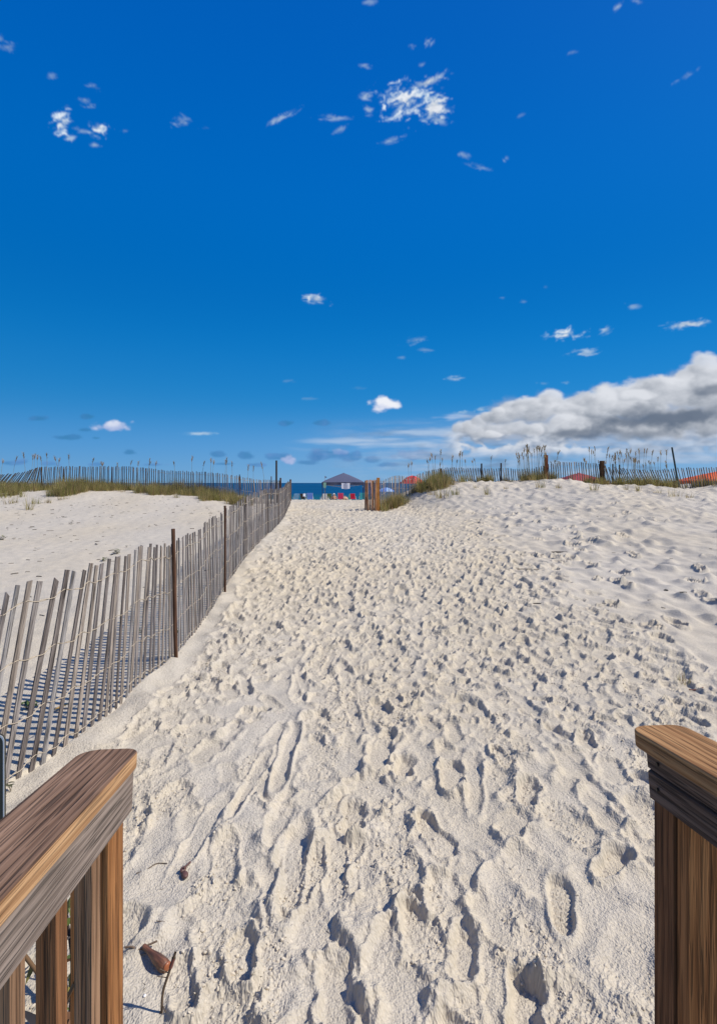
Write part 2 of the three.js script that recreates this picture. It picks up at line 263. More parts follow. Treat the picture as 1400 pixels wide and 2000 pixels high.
{
  const r = rng(5);
  const steps = (n, make) => { for (let i = 0; i < n; i++) { const d = 1 + 31 * Math.pow(r(), 1.0), s = make(d); if (s) for (const t of rasters) t.press(s); } };
  const toGate = (x, d) => Math.atan2(-1.2 - x, 30 - d) * .8;
  const walked = (o, lo, everywhere) => (d) => {
    const x = mix(fenceX(d), 3.4, r()), t = trodden(x, d), lane = .62 + .6 * noise(x * 1.7 - d * .05, d * .16 + 40);
    const pick = r(); if (pick > t * clamp(lane, .25, 1)) return null;
    const big = .8 + .5 * r();
    return { x, d, a: toGate(x, d) + (r() - .5) * o.spread + (r() < .45 ? Math.PI : 0), L: .27 * big, W: .125 * big * (.9 + .7 * r()), D: o.D * (.6 + .8 * r()), edge: o.edge - .25 * r(), rough: o.rough * (.5 + r()), rim: o.rim * (.4 + 1.0 * r()), kick: 1 + 1.6 * r(), toe: r() - .3, tilt: r() - .5, firm: 1, crumb: o.crumb * (.3 + r()), k: r() * 100 };
  };
  const blurAll = (a, b, c) => { rasters[0].blur(a); rasters[1].blur(b); rasters[2].blur(c); };
  const settle = (slope, t, lo = .055, hi = .03) => { rasters.forEach((q, i) => { q.flatten(i ? lo * .85 : lo, i ? hi * .8 : hi); q.slump(slope, Math.ceil(t * [1, .45, .25][i])); }); };
  // old prints over the whole slope, worn soft by the wind
  steps(26000, (d) => { const x = mix(fenceX(d) + .2, 14, r() ** 1.15); if (x > .75 * d + 1.5) return null; const g = .8 + .8 * r();
    return { x, d, a: toGate(x, d) + (r() - .5) * 2.4, L: .34 * g, W: .18 * g, D: .05 * (.4 + r()), edge: .3, rough: .12, rim: .02 * r(), kick: 1, toe: r() - .5, tilt: r() - .5, firm: .85, crumb: 0, k: r() * 100 }; });
  blurAll(.040, .042, .046); blurAll(.035, .035, .035); settle(.6, 1);
  steps(11000, walked({ spread: 2.6, D: .045, edge: .42, rough: .2, rim: .012, crumb: .3 }));
  blurAll(.024, .022, .018); settle(.5, 16, .05, .03);
  steps(7500, walked({ spread: 2.0, D: .036, edge: .5, rough: .24, rim: .012, crumb: .7 }));
  settle(.6, 14, .045, .026); blurAll(.008, .009, .0);
  steps(4200, walked({ spread: 1.3, D: .034, edge: .72, rough: .28, rim: .013, crumb: 1 }));
  settle(.9, 6, .05, .03);
  steps(5200, (d) => d < 4.5 ? null : walked({ spread: 1.4, D: .034, edge: .78, rough: .26, rim: .014, crumb: 1 })(d));
  steps(9000, (d) => { if (d < 3.6) return null; const q = walked({ spread: 3, D: .03, edge: .84, rough: .34, rim: .012, crumb: 1 })(d); if (q) { q.L *= .62; q.W *= .8; } return q; });
  steps(900, walked({ spread: 1.0, D: .040, edge: .84, rough: .26, rim: .018, crumb: 1 }));
  // a few fresh prints off the path
  steps(240, (d) => { const x = mix(2.2, 8, r() ** 1.5); if (d > 18) return null; const g = .85 + .35 * r(); return { x, d, a: toGate(x, d) + (r() - .5) * 1.6, L: .27 * g, W: .14 * g, D: .026, edge: .4, rough: .14, rim: .018, kick: 1.2, toe: .4, tilt: r() - .5, firm: 1, crumb: .6, k: r() * 100 }; });
  // long scuffs where feet drag
  steps(200, (d) => { const x = mix(fenceX(d) + .4, 2.4, r()); if (r() > trodden(x, d)) return null; return { x, d, a: toGate(x, d) + (r() - .5) * .6, L: .4 + .4 * r(), W: .08 + .05 * r(), D: .016 + .02 * r(), edge: .6, rough: .2, rim: .012, kick: .4, toe: 0, tilt: r() - .5, firm: .9, crumb: .6, k: r() * 100 }; });
  settle(1.5, 2, .07, .04); 
  // prints that can be told one by one near the boardwalk
  const own = (px, py, L, W, turn, D, more = {}) => { const d = EYE / ((py - 943) / 1000), x = (px - 700) / 1000 * d; const s = { x, d, a: turn, L, W, D, edge: .55, rough: .2, rim: .016, kick: 1, toe: .3, tilt: 0, firm: 1, crumb: .8, k: px * .37, ...more }; for (const t of rasters) t.press(s); };
  own(1095, 1765, .30, .115, .3, .035, { tread: true, rough: .05, rim: .012, edge: .8, crumb: 0 });
  own(575, 1690, .62, .13, .03, .03, { edge: .5, rim: .02, crumb: 0, rough: .06 });
  own(560, 1480, .8, .12, .02, .03, { edge: .5, rim: .02, crumb: 0, rough: .06 });
  own(1025, 1950, .27, .13, .35, .06, { rough: .25 }); own(905, 1850, .26, .12, .3, .045, { rough: .25 }); own(655, 1930, .27, .14, 0, .04, { rough: .2 }); own(690, 1600, .27, .14, .1, .055, { rough: .25 }); own(790, 1505, .25, .13, .3, .05, { rough: .25 }); own(1030, 1560, .26, .13, .35, .05, { rough: .25 }); own(1090, 1440, .27, .13, -.3, .05, { rough: .25 }); own(1195, 1690, .26, .12, .9, .05);
}
function sandDetail(x, d, out) {                             // [height, disturbed]
  let h = 0, m = 0, left = 1;
  for (const t of rasters) {
    const w = clamp(t.inside(x, d, .35)); if (w <= 0) continue;
    const k = Math.min(left, w); h += k * t.get(t.a, x, d); m += k * t.get(t.m, x, d); left -= k; if (left <= 0) break;
  }
  out[0] = h * (1 + 1.7 * sstep(2.7, 3.9, x) * sstep(3, 7, d)) * (1 + .18 * sstep(3.5, 8, d)); out[1] = m;
}
const detail = [0, 0];
function ground(x, d) { sandDetail(x, d, detail); return terrain(x, d) + detail[0]; }
const groundAt = (px, py) => { let d = 1.2; for (; d < 60; d += .01) { const y = EYE - (py - 943) / 1000 * d; if (y <= terrain((px - 700) / 1000 * d, d)) break; } return [(px - 700) / 1000 * d, d]; };

{
  // sand: one sheet, finer where the eye is nearer
  const cols = []; for (let i = 0, t = -3.2; t < 3.2; i++) { cols.push(t); const a = Math.abs(t); t += a < .74 ? .00195 : a < 1.0 ? .012 : .08; } cols.push(3.2);
  const rows = []; for (let d = .45; d < 130;) { rows.push(d); d *= d < 1.3 ? 1.02 : d < 6 ? 1.0034 : d < 31 ? 1.0036 : 1.02; } rows.push(130);
  const nc = cols.length, nr = rows.length, P = new Float32Array(nc * nr * 3), U = new Float32Array(nc * nr * 2), C = new Float32Array(nc * nr * 3);
  for (let j = 0, k = 0; j < nr; j++) for (let i = 0; i < nc; i++, k++) {
    const d = rows[j], x = cols[i] * (d + .25);
    sandDetail(x, d, detail);
    let h = terrain(x, d) + detail[0]; const m = detail[1];
    if (d < 34) {
      const off = 1 - trodden(x, d), calm = x < fenceX(d) ? .35 : 1;
      const a = noise(x * 2.6 + d * .5, d * 1.7), b = noise(x * 5.2 + d * 1.3 + 20, d * 3.4); h += off * calm * (.032 * a + .022 * b - .010 * Math.abs(noise(x * 3.7 + d + 5, d * 2.4)));
      if (d < 9 && x > fenceX(d) - .2) {
        const patch = sstep(.0, .4, noise(x * 2.6 + 8, d * .9) + .5 * noise(x * 8, d * 5) + .5 * m - .3), fade = sstep(9, 4.5, d);
        if (patch > .01) { const c1 = noise(x * 47, d * 47), c2 = noise(x * 92 + 7, d * 92), lump = Math.max(0, c1 + .05); h += patch * fade * (.014 * lump * lump * 1.6 + .0075 * Math.max(-.1, c2) + .002 * noise(x * 20, d * 20)); }
      }
    }
    P[k * 3] = x; P[k * 3 + 1] = h; P[k * 3 + 2] = -d; U[k * 2] = x / 1.6; U[k * 2 + 1] = d / 1.6;
    const tone = fbm(x * .8 + 30, d * .6, 3), fine = noise(x * 7 + 2, d * 6), g = 1 + .05 * tone + .035 * fine, warm = clamp(.45 + .7 * noise(x * .5, d * .3 + 90) + .25 * fine + .12 * m - .12 * sstep(2.2, 5, x) - .1 * sstep(8, 20, d));
    const wet = sstep(66, 74, d);
    C[k * 3] = mix(.594, .608, warm) * g * (1 - .03 * m) * mix(1, .55, wet); C[k * 3 + 1] = mix(.541, .534, warm) * g * (1 - .035 * m) * mix(1, .5, wet); C[k * 3 + 2] = mix(.455, .414, warm) * g * (1 - .05 * m) * mix(1, .42, wet);
  }
  const I = new Uint32Array((nc - 1) * (nr - 1) * 6); let n = 0;
  for (let j = 0; j < nr - 1; j++) for (let i = 0; i < nc - 1; i++) { const a = j * nc + i, b = a + 1, c = a + nc, e = c + 1; I[n++] = a; I[n++] = b; I[n++] = e; I[n++] = a; I[n++] = e; I[n++] = c; }
  const g = new THREE.BufferGeometry(); g.setAttribute('position', new THREE.BufferAttribute(P, 3)); g.setAttribute('uv', new THREE.BufferAttribute(U, 2)); g.setAttribute('color', new THREE.BufferAttribute(C, 3)); g.setIndex(new THREE.BufferAttribute(I, 1)); g.computeVertexNormals();
  const S = 1024, grain = dataTexture(S, S, (x, y, c) => {
    const u = x / S, v = y / S; let h = .5 + .16 * noise(u * 64, v * 64, 64, 64) + .17 * noise(u * 128 + 3, v * 128, 128, 128) + .2 * noise(u * 250, v * 250, 250, 250) + .13 * noise(u * 30, v * 30, 30, 30); c[0] = c[1] = c[2] = h; });
  const r = rng(3), speck = new Float32Array(S * S); for (let i = 0; i < 9000; i++) speck[Math.floor(r() * S * S)] = r();
  const tint = dataTexture(S, S, (x, y, c) => { const u = x / S, v = y / S, n = .93 + .05 * noise(u * 200, v * 200, 200, 200) + .045 * noise(u * 90, v * 90, 90, 90) + .03 * noise(u * 12, v * 12, 12, 12), s = 1 - .38 * speck[y * S + x]; c[0] = n * s; c[1] = n * s * .995; c[2] = n * s * .985; }, { color: true });
  const m = new THREE.MeshPhysicalMaterial({ vertexColors: true, roughness: 1, specularIntensity: .2, map: tint, bumpMap: grain, bumpScale: .011 });
  const sand = part('sand_ground', g, m); sand.userData.kind = 'structure';
  console.log('sand', nc, nr, I.length / 3);
}
{
  // crumbs of damp sand thrown up by feet: far too many to count
  const r = rng(71), g = new THREE.IcosahedronGeometry(1, 1), pp = g.attributes.position; for (let i = 0; i < pp.count; i++) { const X = pp.getX(i), Y = pp.getY(i), Z = pp.getZ(i), k = 1 + .38 * noise(X * 1.3 + 4, Y * 1.3 + Z * 1.9); pp.setXYZ(i, X * k, Y * k * .8, Z * k); } g.computeVertexNormals();
  const list = []; for (let n = 0; n < 60000 && list.length < 9000; n++) { const d = 1.3 + 4.4 * r() ** 1.25, x = mix(fenceX(d) + .35, 2.6, r()); sandDetail(x, d, detail); const c = noise(x * 2.6 + 8, d * .9) + .5 * noise(x * 8, d * 5) + .5 * detail[1] - .42; if (r() > sstep(0, .55, c)) continue; list.push([x, terrain(x, d) + detail[0], d, .0022 + .0055 * r() ** 3]); }
  const m = shadowed(new THREE.InstancedMesh(g, new THREE.MeshPhysicalMaterial({ color: new THREE.Color().setRGB(.575, .508, .40), roughness: 1, specularIntensity: .2 }), list.length)); m.name = 'sand_clods'; tag(m, 'crumbs and clods of sand kicked up along the trodden path', 'sand', null, 'stuff');
  const e = new THREE.Matrix4(), q = new THREE.Quaternion(), c = new THREE.Color(); list.forEach(([x, y, d, k], i) => { e.compose(new THREE.Vector3(x, y + k * .35, -d), q.set(r() - .5, r() - .5, r() - .5, r() - .5).normalize(), new THREE.Vector3(k * (.8 + .6 * r()), k * (.7 + .4 * r()), k * (.8 + .6 * r()))); m.setMatrixAt(i, e); const v = .93 + .1 * r(); m.setColorAt(i, c.setRGB(v, v, v)); }); scene.add(m);
}
{
  // sea: shallow green near the shore, deep blue farther out
  const rings = []; for (let d = 60; d < 30000;) { rings.push(d); d *= d < 700 ? 1.006 : 1.12; } rings.push(30000);
  const cols = []; for (let i = -64; i <= 64; i++) cols.push(i / 64 * 2.6);
  const P = [], C = [], I = [];
  rings.forEach((d, j) => cols.forEach((s, i) => {
    const x = s * d, swell = d < 900 ? Math.sin(d * .55 + 1.6 * noise(x * .02, d * .03) * 3 + x * .02) : 0;
    P.push(x, -1.1 + swell * .13 * sstep(900, 300, d) + (d < 900 ? .1 * noise(x * .09, d * .2) : 0), -d);
    const t = sstep(70, 125, d + 25 * noise(x * .012, d * .02)), band = .5 + .8 * noise(x * .006 + 4, Math.log(d) * 6);
    const shallow = [.012, .125, .125], deep = [.0025, .05 + .022 * band, .125 + .045 * band];
    for (let c = 0; c < 3; c++) C.push(mix(shallow[c], deep[c], t));
    if (i && j) { const a = (j - 1) * cols.length + i - 1, b = a + 1, e = a + cols.length, f = e + 1; I.push(a, b, f, a, f, e); }
  }));
  const g = new THREE.BufferGeometry(); g.setAttribute('position', new THREE.Float32BufferAttribute(P, 3)); g.setAttribute('color', new THREE.Float32BufferAttribute(C, 3)); g.setIndex(I); g.computeVertexNormals();
  const sea = part('sea', g, new THREE.MeshPhysicalMaterial({ vertexColors: true, roughness: .55, specularIntensity: .12 }));
  sea.userData.kind = 'structure';
}

// ---------------------------------------------------------------- wood
function woodMap(seed, dark, light, { W = 256, H = 1024, rings = 14, checks = .5, knots = 2, blotch = .5, lines = 1 } = {}) {
  const r = rng(seed), kn = []; for (let i = 0; i < knots; i++) kn.push([r(), r(), .02 + .02 * r()]);
  const shape = (x, y) => {
    let u = x / W, v = y / H, k = 0; for (const [a, b, s] of kn) { let du = u - a; du -= Math.round(du); let dv = v - b; dv -= Math.round(dv); const q = (du * du) / (s * s) + (dv * dv) / (s * s * 4); k += Math.exp(-q); u += .05 * Math.exp(-q * .35) * Math.sign(du || 1) * .6; }
    const w = .34 * noise(u * 3 + seed, v * 2, 3, 2) + .05 * noise(u * 8 + seed, v * 5, 8, 5);
    const saw = ((u * rings + w * 2.0) % 1 + 1) % 1, ring = saw < .8 ? 1 - sstep(.25, .8, saw) : sstep(.8, 1, saw);
    const fibre = noise(u * 64 + seed, v * 6, 64, 6) * .6 + noise(u * 150 + seed, v * 10, 150, 10) * .5;
    const crack = Math.max(sstep(.3, .5, noise(u * 30 + seed * 3, v * 4 + 2, 30, 4)), sstep(.34, .5, noise(u * 60 + seed, v * 7 + 5, 60, 7))) * checks;
    return [ring, fibre, crack, k, noise(u * 4 + seed * 2, v * 3 + 5, 4, 3)];
  };
  const tint = dataTexture(W, H, (x, y, c) => { const [ring, f, cr, k, b] = shape(x, y); const t = clamp(.5 + lines * (ring - .5) * .5 + .4 * f + blotch * b * .8); const g = (1 - .62 * cr) * (1 - .5 * clamp(k)); for (let i = 0; i < 3; i++) c[i] = mix(dark[i], light[i], t) / 255 * g; }, { color: true });
  const bump = dataTexture(W, H, (x, y, c) => { const [ring, f, cr] = shape(x, y); c[0] = c[1] = c[2] = clamp(.6 + .18 * (ring - .5) + .16 * f - .5 * cr); });
  return { map: tint, bumpMap: bump, bumpScale: .003 };
}
const wood = (seed, dark, light, o = {}, rough = .95) => new THREE.MeshPhysicalMaterial({ roughness: rough, specularIntensity: .35, ...woodMap(seed, dark, light, o) });
const WOOD = {
  cap: wood(21, [84, 62, 48], [152, 122, 100], { rings: 13, checks: .5, knots: 1, lines: .8 }),
  capEdge: wood(22, [122, 86, 56], [194, 154, 112], { rings: 9, checks: .35, knots: 0 }),
  capRight: wood(23, [124, 86, 54], [186, 144, 98], { rings: 9, checks: .5, knots: 2, lines: .8 }),
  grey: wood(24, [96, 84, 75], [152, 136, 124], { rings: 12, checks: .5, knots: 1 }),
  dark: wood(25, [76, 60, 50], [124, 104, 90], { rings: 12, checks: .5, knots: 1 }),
  post: wood(26, [84, 55, 35], [136, 95, 63], { rings: 7, checks: .4, knots: 1 }),
  postGrey: wood(27, [100, 74, 54], [152, 120, 93], { rings: 7, checks: .4, knots: 0 }),
  postOrange: wood(28, [112, 72, 41], [166, 116, 72], { rings: 6, checks: .4, knots: 0 }),
};
// a board in its own axes: x across, y up, z along; grain runs along z
function boardUV(g, off = 0, axis = 'z') {
  const p = g.attributes.position, n = g.attributes.normal, uv = new Float32Array(p.count * 2);
  for (let i = 0; i < p.count; i++) {
    const x = p.getX(i), y = p.getY(i), z = p.getZ(i), nx = Math.abs(n.getX(i));
    if (axis === 'z') { uv[i * 2] = (Math.abs(n.getY(i)) > .6 ? x : y + .11) / .22 + off; uv[i * 2 + 1] = z / .95 + off * 1.7; }
    else { uv[i * 2] = (nx > .6 ? z + .13 : x) / .22 + off; uv[i * 2 + 1] = y / .95 + off * 1.7; }
  }
  g.setAttribute('uv', new THREE.BufferAttribute(uv, 2)); return g;
}
function extruded(shape, depth, bevel = .004, off = 0, axis = 'z') {
  const g = new THREE.ExtrudeGeometry(shape, { depth: depth - 2 * bevel, bevelEnabled: true, bevelThickness: bevel, bevelSize: bevel, bevelOffset: -bevel, bevelSegments: 2, curveSegments: 10, steps: 1 }); g.translate(0, 0, bevel);
  return boardUV(g, off, axis);
}
const rect = (w, h) => new THREE.Shape([new THREE.Vector2(-w / 2, -h / 2), new THREE.Vector2(w / 2, -h / 2), new THREE.Vector2(w / 2, h / 2), new THREE.Vector2(-w / 2, h / 2)]);
function uprightPost(w, t, h, off) { const g = extruded(rect(w, t), h, .004, off); g.rotateX(-Math.PI / 2); g.computeVertexNormals(); return boardUV(g, off, 'y'); }

// ---------------------------------------------------------------- boardwalk railings: they slope down to the sand
function railing(name, side, endX, endY, label) {
  const root = base(name, [endX, endY, -1.27]);
  tag(root, label, 'railing');
  const dir = new THREE.Vector3(.07, .13, 1), L = 2.3;             // towards the camera and up
  const slope = new THREE.Group(), zAxis = dir.clone().normalize(), xAxis = new THREE.Vector3(0, 1, 0).cross(zAxis).normalize(), yAxis = zAxis.clone().cross(xAxis);
  const M = new THREE.Matrix4().makeBasis(xAxis, yAxis, zAxis);
  const rounded = new THREE.Shape(); const hw = .07, rr = .042;
  rounded.moveTo(-hw, -L); rounded.lineTo(-hw, -rr); rounded.quadraticCurveTo(-hw + .004, -.008, -hw + rr, 0); rounded.lineTo(hw - rr * .8, 0); rounded.quadraticCurveTo(hw - .002, -.004, hw, -rr * .8); rounded.lineTo(hw, -L); rounded.closePath();
  const cap = new THREE.ExtrudeGeometry(rounded, { depth: .03, bevelEnabled: true, bevelThickness: .004, bevelSize: .004, bevelOffset: -.004, bevelSegments: 3, curveSegments: 10 });
  cap.rotateX(-Math.PI / 2); cap.translate(0, -.034, 0);            // now y up, the end at z = 0, the board towards +z
  boardUV(cap, side > 0 ? .3 : .05);
  // fresher wood on the two long edges
  { const p = cap.attributes.position, n = cap.attributes.normal; let edge = [], top = []; for (let i = 0; i < p.count; i += 3) { const e = Math.abs(n.getY(i)) + Math.abs(n.getY(i + 1)) + Math.abs(n.getY(i + 2)) < 1.0; (e ? edge : top).push(i, i + 1, i + 2); } cap.setIndex([...top, ...edge]); cap.clearGroups(); cap.addGroup(0, top.length, 0); cap.addGroup(top.length, edge.length, 1); }
  cap.applyMatrix4(M);
  const capMesh = part('top_rail', cap, side < 0 ? [WOOD.cap, WOOD.capEdge] : [WOOD.capRight, WOOD.capRight], root);
  // the board under the top rail, on the walk's side of the posts; a long drying crack runs along it
  const prof = new THREE.Shape(), a = side > 0 ? .064 : .051, b = .019, s = -side; prof.moveTo(-b, -a); prof.lineTo(b, -a); prof.lineTo(b, -.006); prof.lineTo(b - .009, -.0015); prof.lineTo(b, .003); prof.lineTo(b, a); prof.lineTo(-b, a); prof.closePath();
  const fas = extruded(s > 0 ? rect(.038, .102) : prof, L - .02, .003, .4); if (s < 0) { fas.rotateZ(Math.PI); boardUV(fas, .17); }
  fas.applyMatrix4(M); const set = side > 0 ? .034 : 0, inX = s * .057 - s * .019 - s * set; fas.translate(inX, -.0385 - a, .012);
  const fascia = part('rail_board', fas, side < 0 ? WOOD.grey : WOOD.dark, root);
  const nail = new THREE.CylinderGeometry(.0045, .0045, .004, 10); nail.rotateZ(Math.PI / 2);
  for (const y of [-.072, -.132]) { const n = part('nail', nail, std([.03, .022, .018], .6, { metalness: .4 }), fascia); n.position.set(inX + s * .0195, y + .004, .055); }
  // posts stand behind that board, upright
  const faceX = s * .019 - s * set, floorY = terrain(0, 1.2) - endY - .25;
  const stand = (zBack, w, t, mat, off, nm) => { const cx = faceX - s * w / 2 + .07 * zBack, top = -.040 + .13 * zBack; const g = uprightPost(w, t, top - floorY, off); g.translate(cx, floorY, zBack + t / 2); return part(nm, g, mat, root); };
  if (side > 0) stand(.064, .062, .042, WOOD.postOrange, .55, 'post');
  stand(-.02, side < 0 ? .089 : .108, .078, side < 0 ? WOOD.postOrange : WOOD.post, .1, 'post');
  const mats = side < 0 ? [WOOD.postGrey, WOOD.post, WOOD.postGrey, WOOD.post] : [WOOD.postGrey, WOOD.post, WOOD.postOrange, WOOD.post];
  for (let i = 0; i < 11; i++) stand(side < 0 ? [.112, .262, .405][i] ?? .405 + .14 * (i - 2) : .215 + .14 * i, .038, .038, mats[i % 4], .21 * i + .37, 'baluster');
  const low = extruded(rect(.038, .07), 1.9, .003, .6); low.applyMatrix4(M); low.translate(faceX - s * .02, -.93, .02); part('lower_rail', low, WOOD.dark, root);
  return root;
}
railing('boardwalk_railing', -1, -.610, 1.091, 'weathered grey-brown wooden railing with a pale tan edge beside the snow fence');
railing('boardwalk_railing', 1, .731, 1.150, 'brown wooden railing whose board below the top rail is almost black');

// back of a sign that stands outside the railing
{
  const root = base('sign', [-1.235, 0, -1.46]); tag(root, 'dark olive sign panel with rounded corner behind the weathered grey-brown railing', 'sign');
  const sh = new THREE.Shape(), w = .23, h = .30, r = .022; sh.moveTo(-w + r, -h); sh.lineTo(w - r, -h); sh.quadraticCurveTo(w, -h, w, -h + r); sh.lineTo(w, h - r); sh.quadraticCurveTo(w, h, w - r, h); sh.lineTo(-w + r, h); sh.quadraticCurveTo(-w, h, -w, h - r); sh.lineTo(-w, -h + r); sh.quadraticCurveTo(-w, -h, -w + r, -h);
  const g = new THREE.ExtrudeGeometry(sh, { depth: .004, bevelEnabled: true, bevelThickness: .001, bevelSize: .001, bevelSegments: 1, curveSegments: 8 }); g.translate(0, .735, 0); part('sign_panel', g, std([.045, .042, .028], .5, { metalness: .3 }), root);
  const rim = new THREE.ExtrudeGeometry((() => { const s2 = sh.clone(); const hole = new THREE.Path(sh.getPoints(8).map((p) => p.clone().multiplyScalar(.985))); s2.holes.push(hole); return s2; })(), { depth: .007, bevelEnabled: false, curveSegments: 8 }); rim.translate(0, .735, -.0012); part('panel_edge', rim, std([.62, .62, .6], .5), root);
  const p = new THREE.CylinderGeometry(.03, .03, 1.3, 14); p.translate(-.05, .45, -.034); part('post', p, WOOD.post, root);
}

// ---------------------------------------------------------------- snow fences: laths on twisted wire between posts
const slatMats = [[31, [98, 92, 88], [158, 150, 144]], [32, [86, 80, 77], [142, 134, 129]], [33, [104, 95, 87], [164, 152, 140]], [34, [78, 71, 67], [130, 121, 115]], [35, [106, 102, 99], [166, 161, 157]]].map(([s, a, b]) => wood(s, a, b, { W: 128, H: 512, rings: 5, checks: .6, knots: 1 }, .92));
const tanMats = [[36, [166, 116, 80], [216, 170, 128]], [37, [146, 104, 76], [198, 154, 120]], [38, [140, 116, 90], [200, 176, 146]]].map(([s, a, b]) => wood(s, a, b, { W: 128, H: 512, rings: 5, checks: .6, knots: 1 }, .92));
const slatShapes = (() => { const r = rng(77), out = []; for (let k = 0; k < 9; k++) {
  const w = .031 + .008 * r(), g = new THREE.BoxGeometry(w, 1.25, .0085, 1, 5, 1); g.translate(0, .625, 0);
  const p = g.attributes.position, bend = (r() - .5) * .016, twist = (r() - .5) * .22, chip = r() < .4 ? .03 * r() : 0, side = r() < .5 ? 1 : -1;
  for (let i = 0; i < p.count; i++) { let x = p.getX(i), y = p.getY(i), z = p.getZ(i); const t = y / 1.25, a = twist * (t - .5); const e = t > .99 && x * side > 0 ? chip : 0; p.setXYZ(i, x * Math.cos(a) - z * Math.sin(a) + bend * t * (1 - t) * 2, y - e, x * Math.sin(a) + z * Math.cos(a) + bend * t * (1 - t) * 1.5); }
  g.computeVertexNormals(); boardUV(g, k * .31, 'y'); out.push(g); } return out; })();
const postMat = wood(41, [50, 34, 26], [104, 74, 56], { W: 128, H: 512, rings: 4, checks: .5, knots: 1 });
const wireMat = std([.5, .42, .31], .6, { metalness: .35 });
function alongPath(pts) { const len = [0]; for (let i = 1; i < pts.length; i++) len.push(len[i - 1] + Math.hypot(pts[i][0] - pts[i - 1][0], pts[i][1] - pts[i - 1][1])); const cx = curve(pts.map((p, i) => [len[i], p[0]])), cd = curve(pts.map((p, i) => [len[i], p[1]])); return { total: len[len.length - 1], at: (s) => [cx(s), cd(s)] }; }
function snowFence(o) {
  const root = base('snow_fence', [0, 0, 0]); tag(root, o.label, 'fence');
  const line = alongPath(o.path), r = rng(o.seed), rows = o.wires.map(() => []), n = Math.min(298, Math.floor(line.total / o.pitch));
  const X = new THREE.Vector3(), Y = new THREE.Vector3(), Z = new THREE.Vector3(), m = new THREE.Matrix4();
  for (let i = 0; i < n; i++) {
    const s = (i + .5 + (r() - .5) * .22) * line.total / n, [x, d] = line.at(s), [x2, d2] = line.at(s + .05), px = 700 + 1000 * x / d;
    const g = terrain(x, d), top = o.top(px, d) + (r() - .5) * .05, lean = (o.lean(px, d) + (r() - .5) * (o.loose ?? 4)) * Math.PI / 180;
    const tx = x2 - x, tz = -(d2 - d), tl = Math.hypot(tx, tz); X.set(tx / tl, 0, tz / tl);
    Z.crossVectors(X, new THREE.Vector3(0, 1, 0)).multiplyScalar(1); const tilt = (o.tilt ?? 0) + (r() - .5) * .025;
    Y.set(0, 1, 0).multiplyScalar(Math.cos(lean)).addScaledVector(X, Math.sin(lean)).addScaledVector(Z, tilt).normalize();
    const yaw = (r() - .5) * (o.yaw ?? .22), XX = X.clone().multiplyScalar(Math.cos(yaw)).addScaledVector(Z, Math.sin(yaw)); XX.addScaledVector(Y, -XX.dot(Y)).normalize(); Z.crossVectors(XX, Y);
    const c = Y.y, foot = (g + top) - 1.25 * c, wob = (r() - .5) * .012;
    const fx = x - Math.sin(lean) * X.x * ((g - foot) / c), fz = -d - Math.sin(lean) * X.z * ((g - foot) / c);   // the lath crosses the sand at x, d
    const k = o.mats[Math.floor(r() * o.mats.length)], mesh = part('slat', slatShapes[Math.floor(r() * slatShapes.length)], k, root);
    m.makeBasis(XX, Y, Z); mesh.quaternion.setFromRotationMatrix(m); mesh.position.set(fx + Z.x * wob, foot, fz + Z.z * wob);
    o.wires.forEach((w, q) => { const t = 1.25 - w / c; rows[q].push([new THREE.Vector3(fx + Y.x * t, foot + Y.y * t, fz + Y.z * t), Z.clone(), mesh.position]); });
  }
  rows.forEach((row) => {
    const strands = [1, -1].map((sg) => { const pts = []; row.forEach(([p, z], i) => { const f = (i % 2 ? 1 : -1) * sg * .0085; pts.push(p.clone().addScaledVector(z, f)); if (i < row.length - 1) { const q = row[i + 1][0]; pts.push(p.clone().lerp(q, .5).add(new THREE.Vector3(0, (r() - .5) * .006 + sg * .0015, 0))); } }); return new THREE.TubeGeometry(new THREE.CatmullRomCurve3(pts), Math.min(1800, pts.length * 2), o.wire ?? .0028, 4, false); });
    part('wire', mergeGeometries(strands), wireMat, root);
  });
  for (const p of o.posts ?? []) {
    const g0 = p.square ? uprightPost(p.r * 2, p.r * 2, p.h + .5, p.x) : boardUV(new THREE.CylinderGeometry(p.r, p.r * 1.06, p.h + .5, 12, 1).translate(0, (p.h + .5) / 2, 0), p.x, 'y');
    const q = part('post', g0, p.mat ?? postMat, root); q.position.set(p.x, terrain(p.x, p.d) - .5, -p.d); q.rotation.z = p.lean ?? 0;
  }
  return root;
}
const onPx = (px, d) => [(px - 700) / 1000 * d, d];
const topAt = (knots) => { const c = curve(knots); return (px, d) => EYE - (c(px) - 943) / 1000 * d - terrain((px - 700) / 1000 * d, d); };
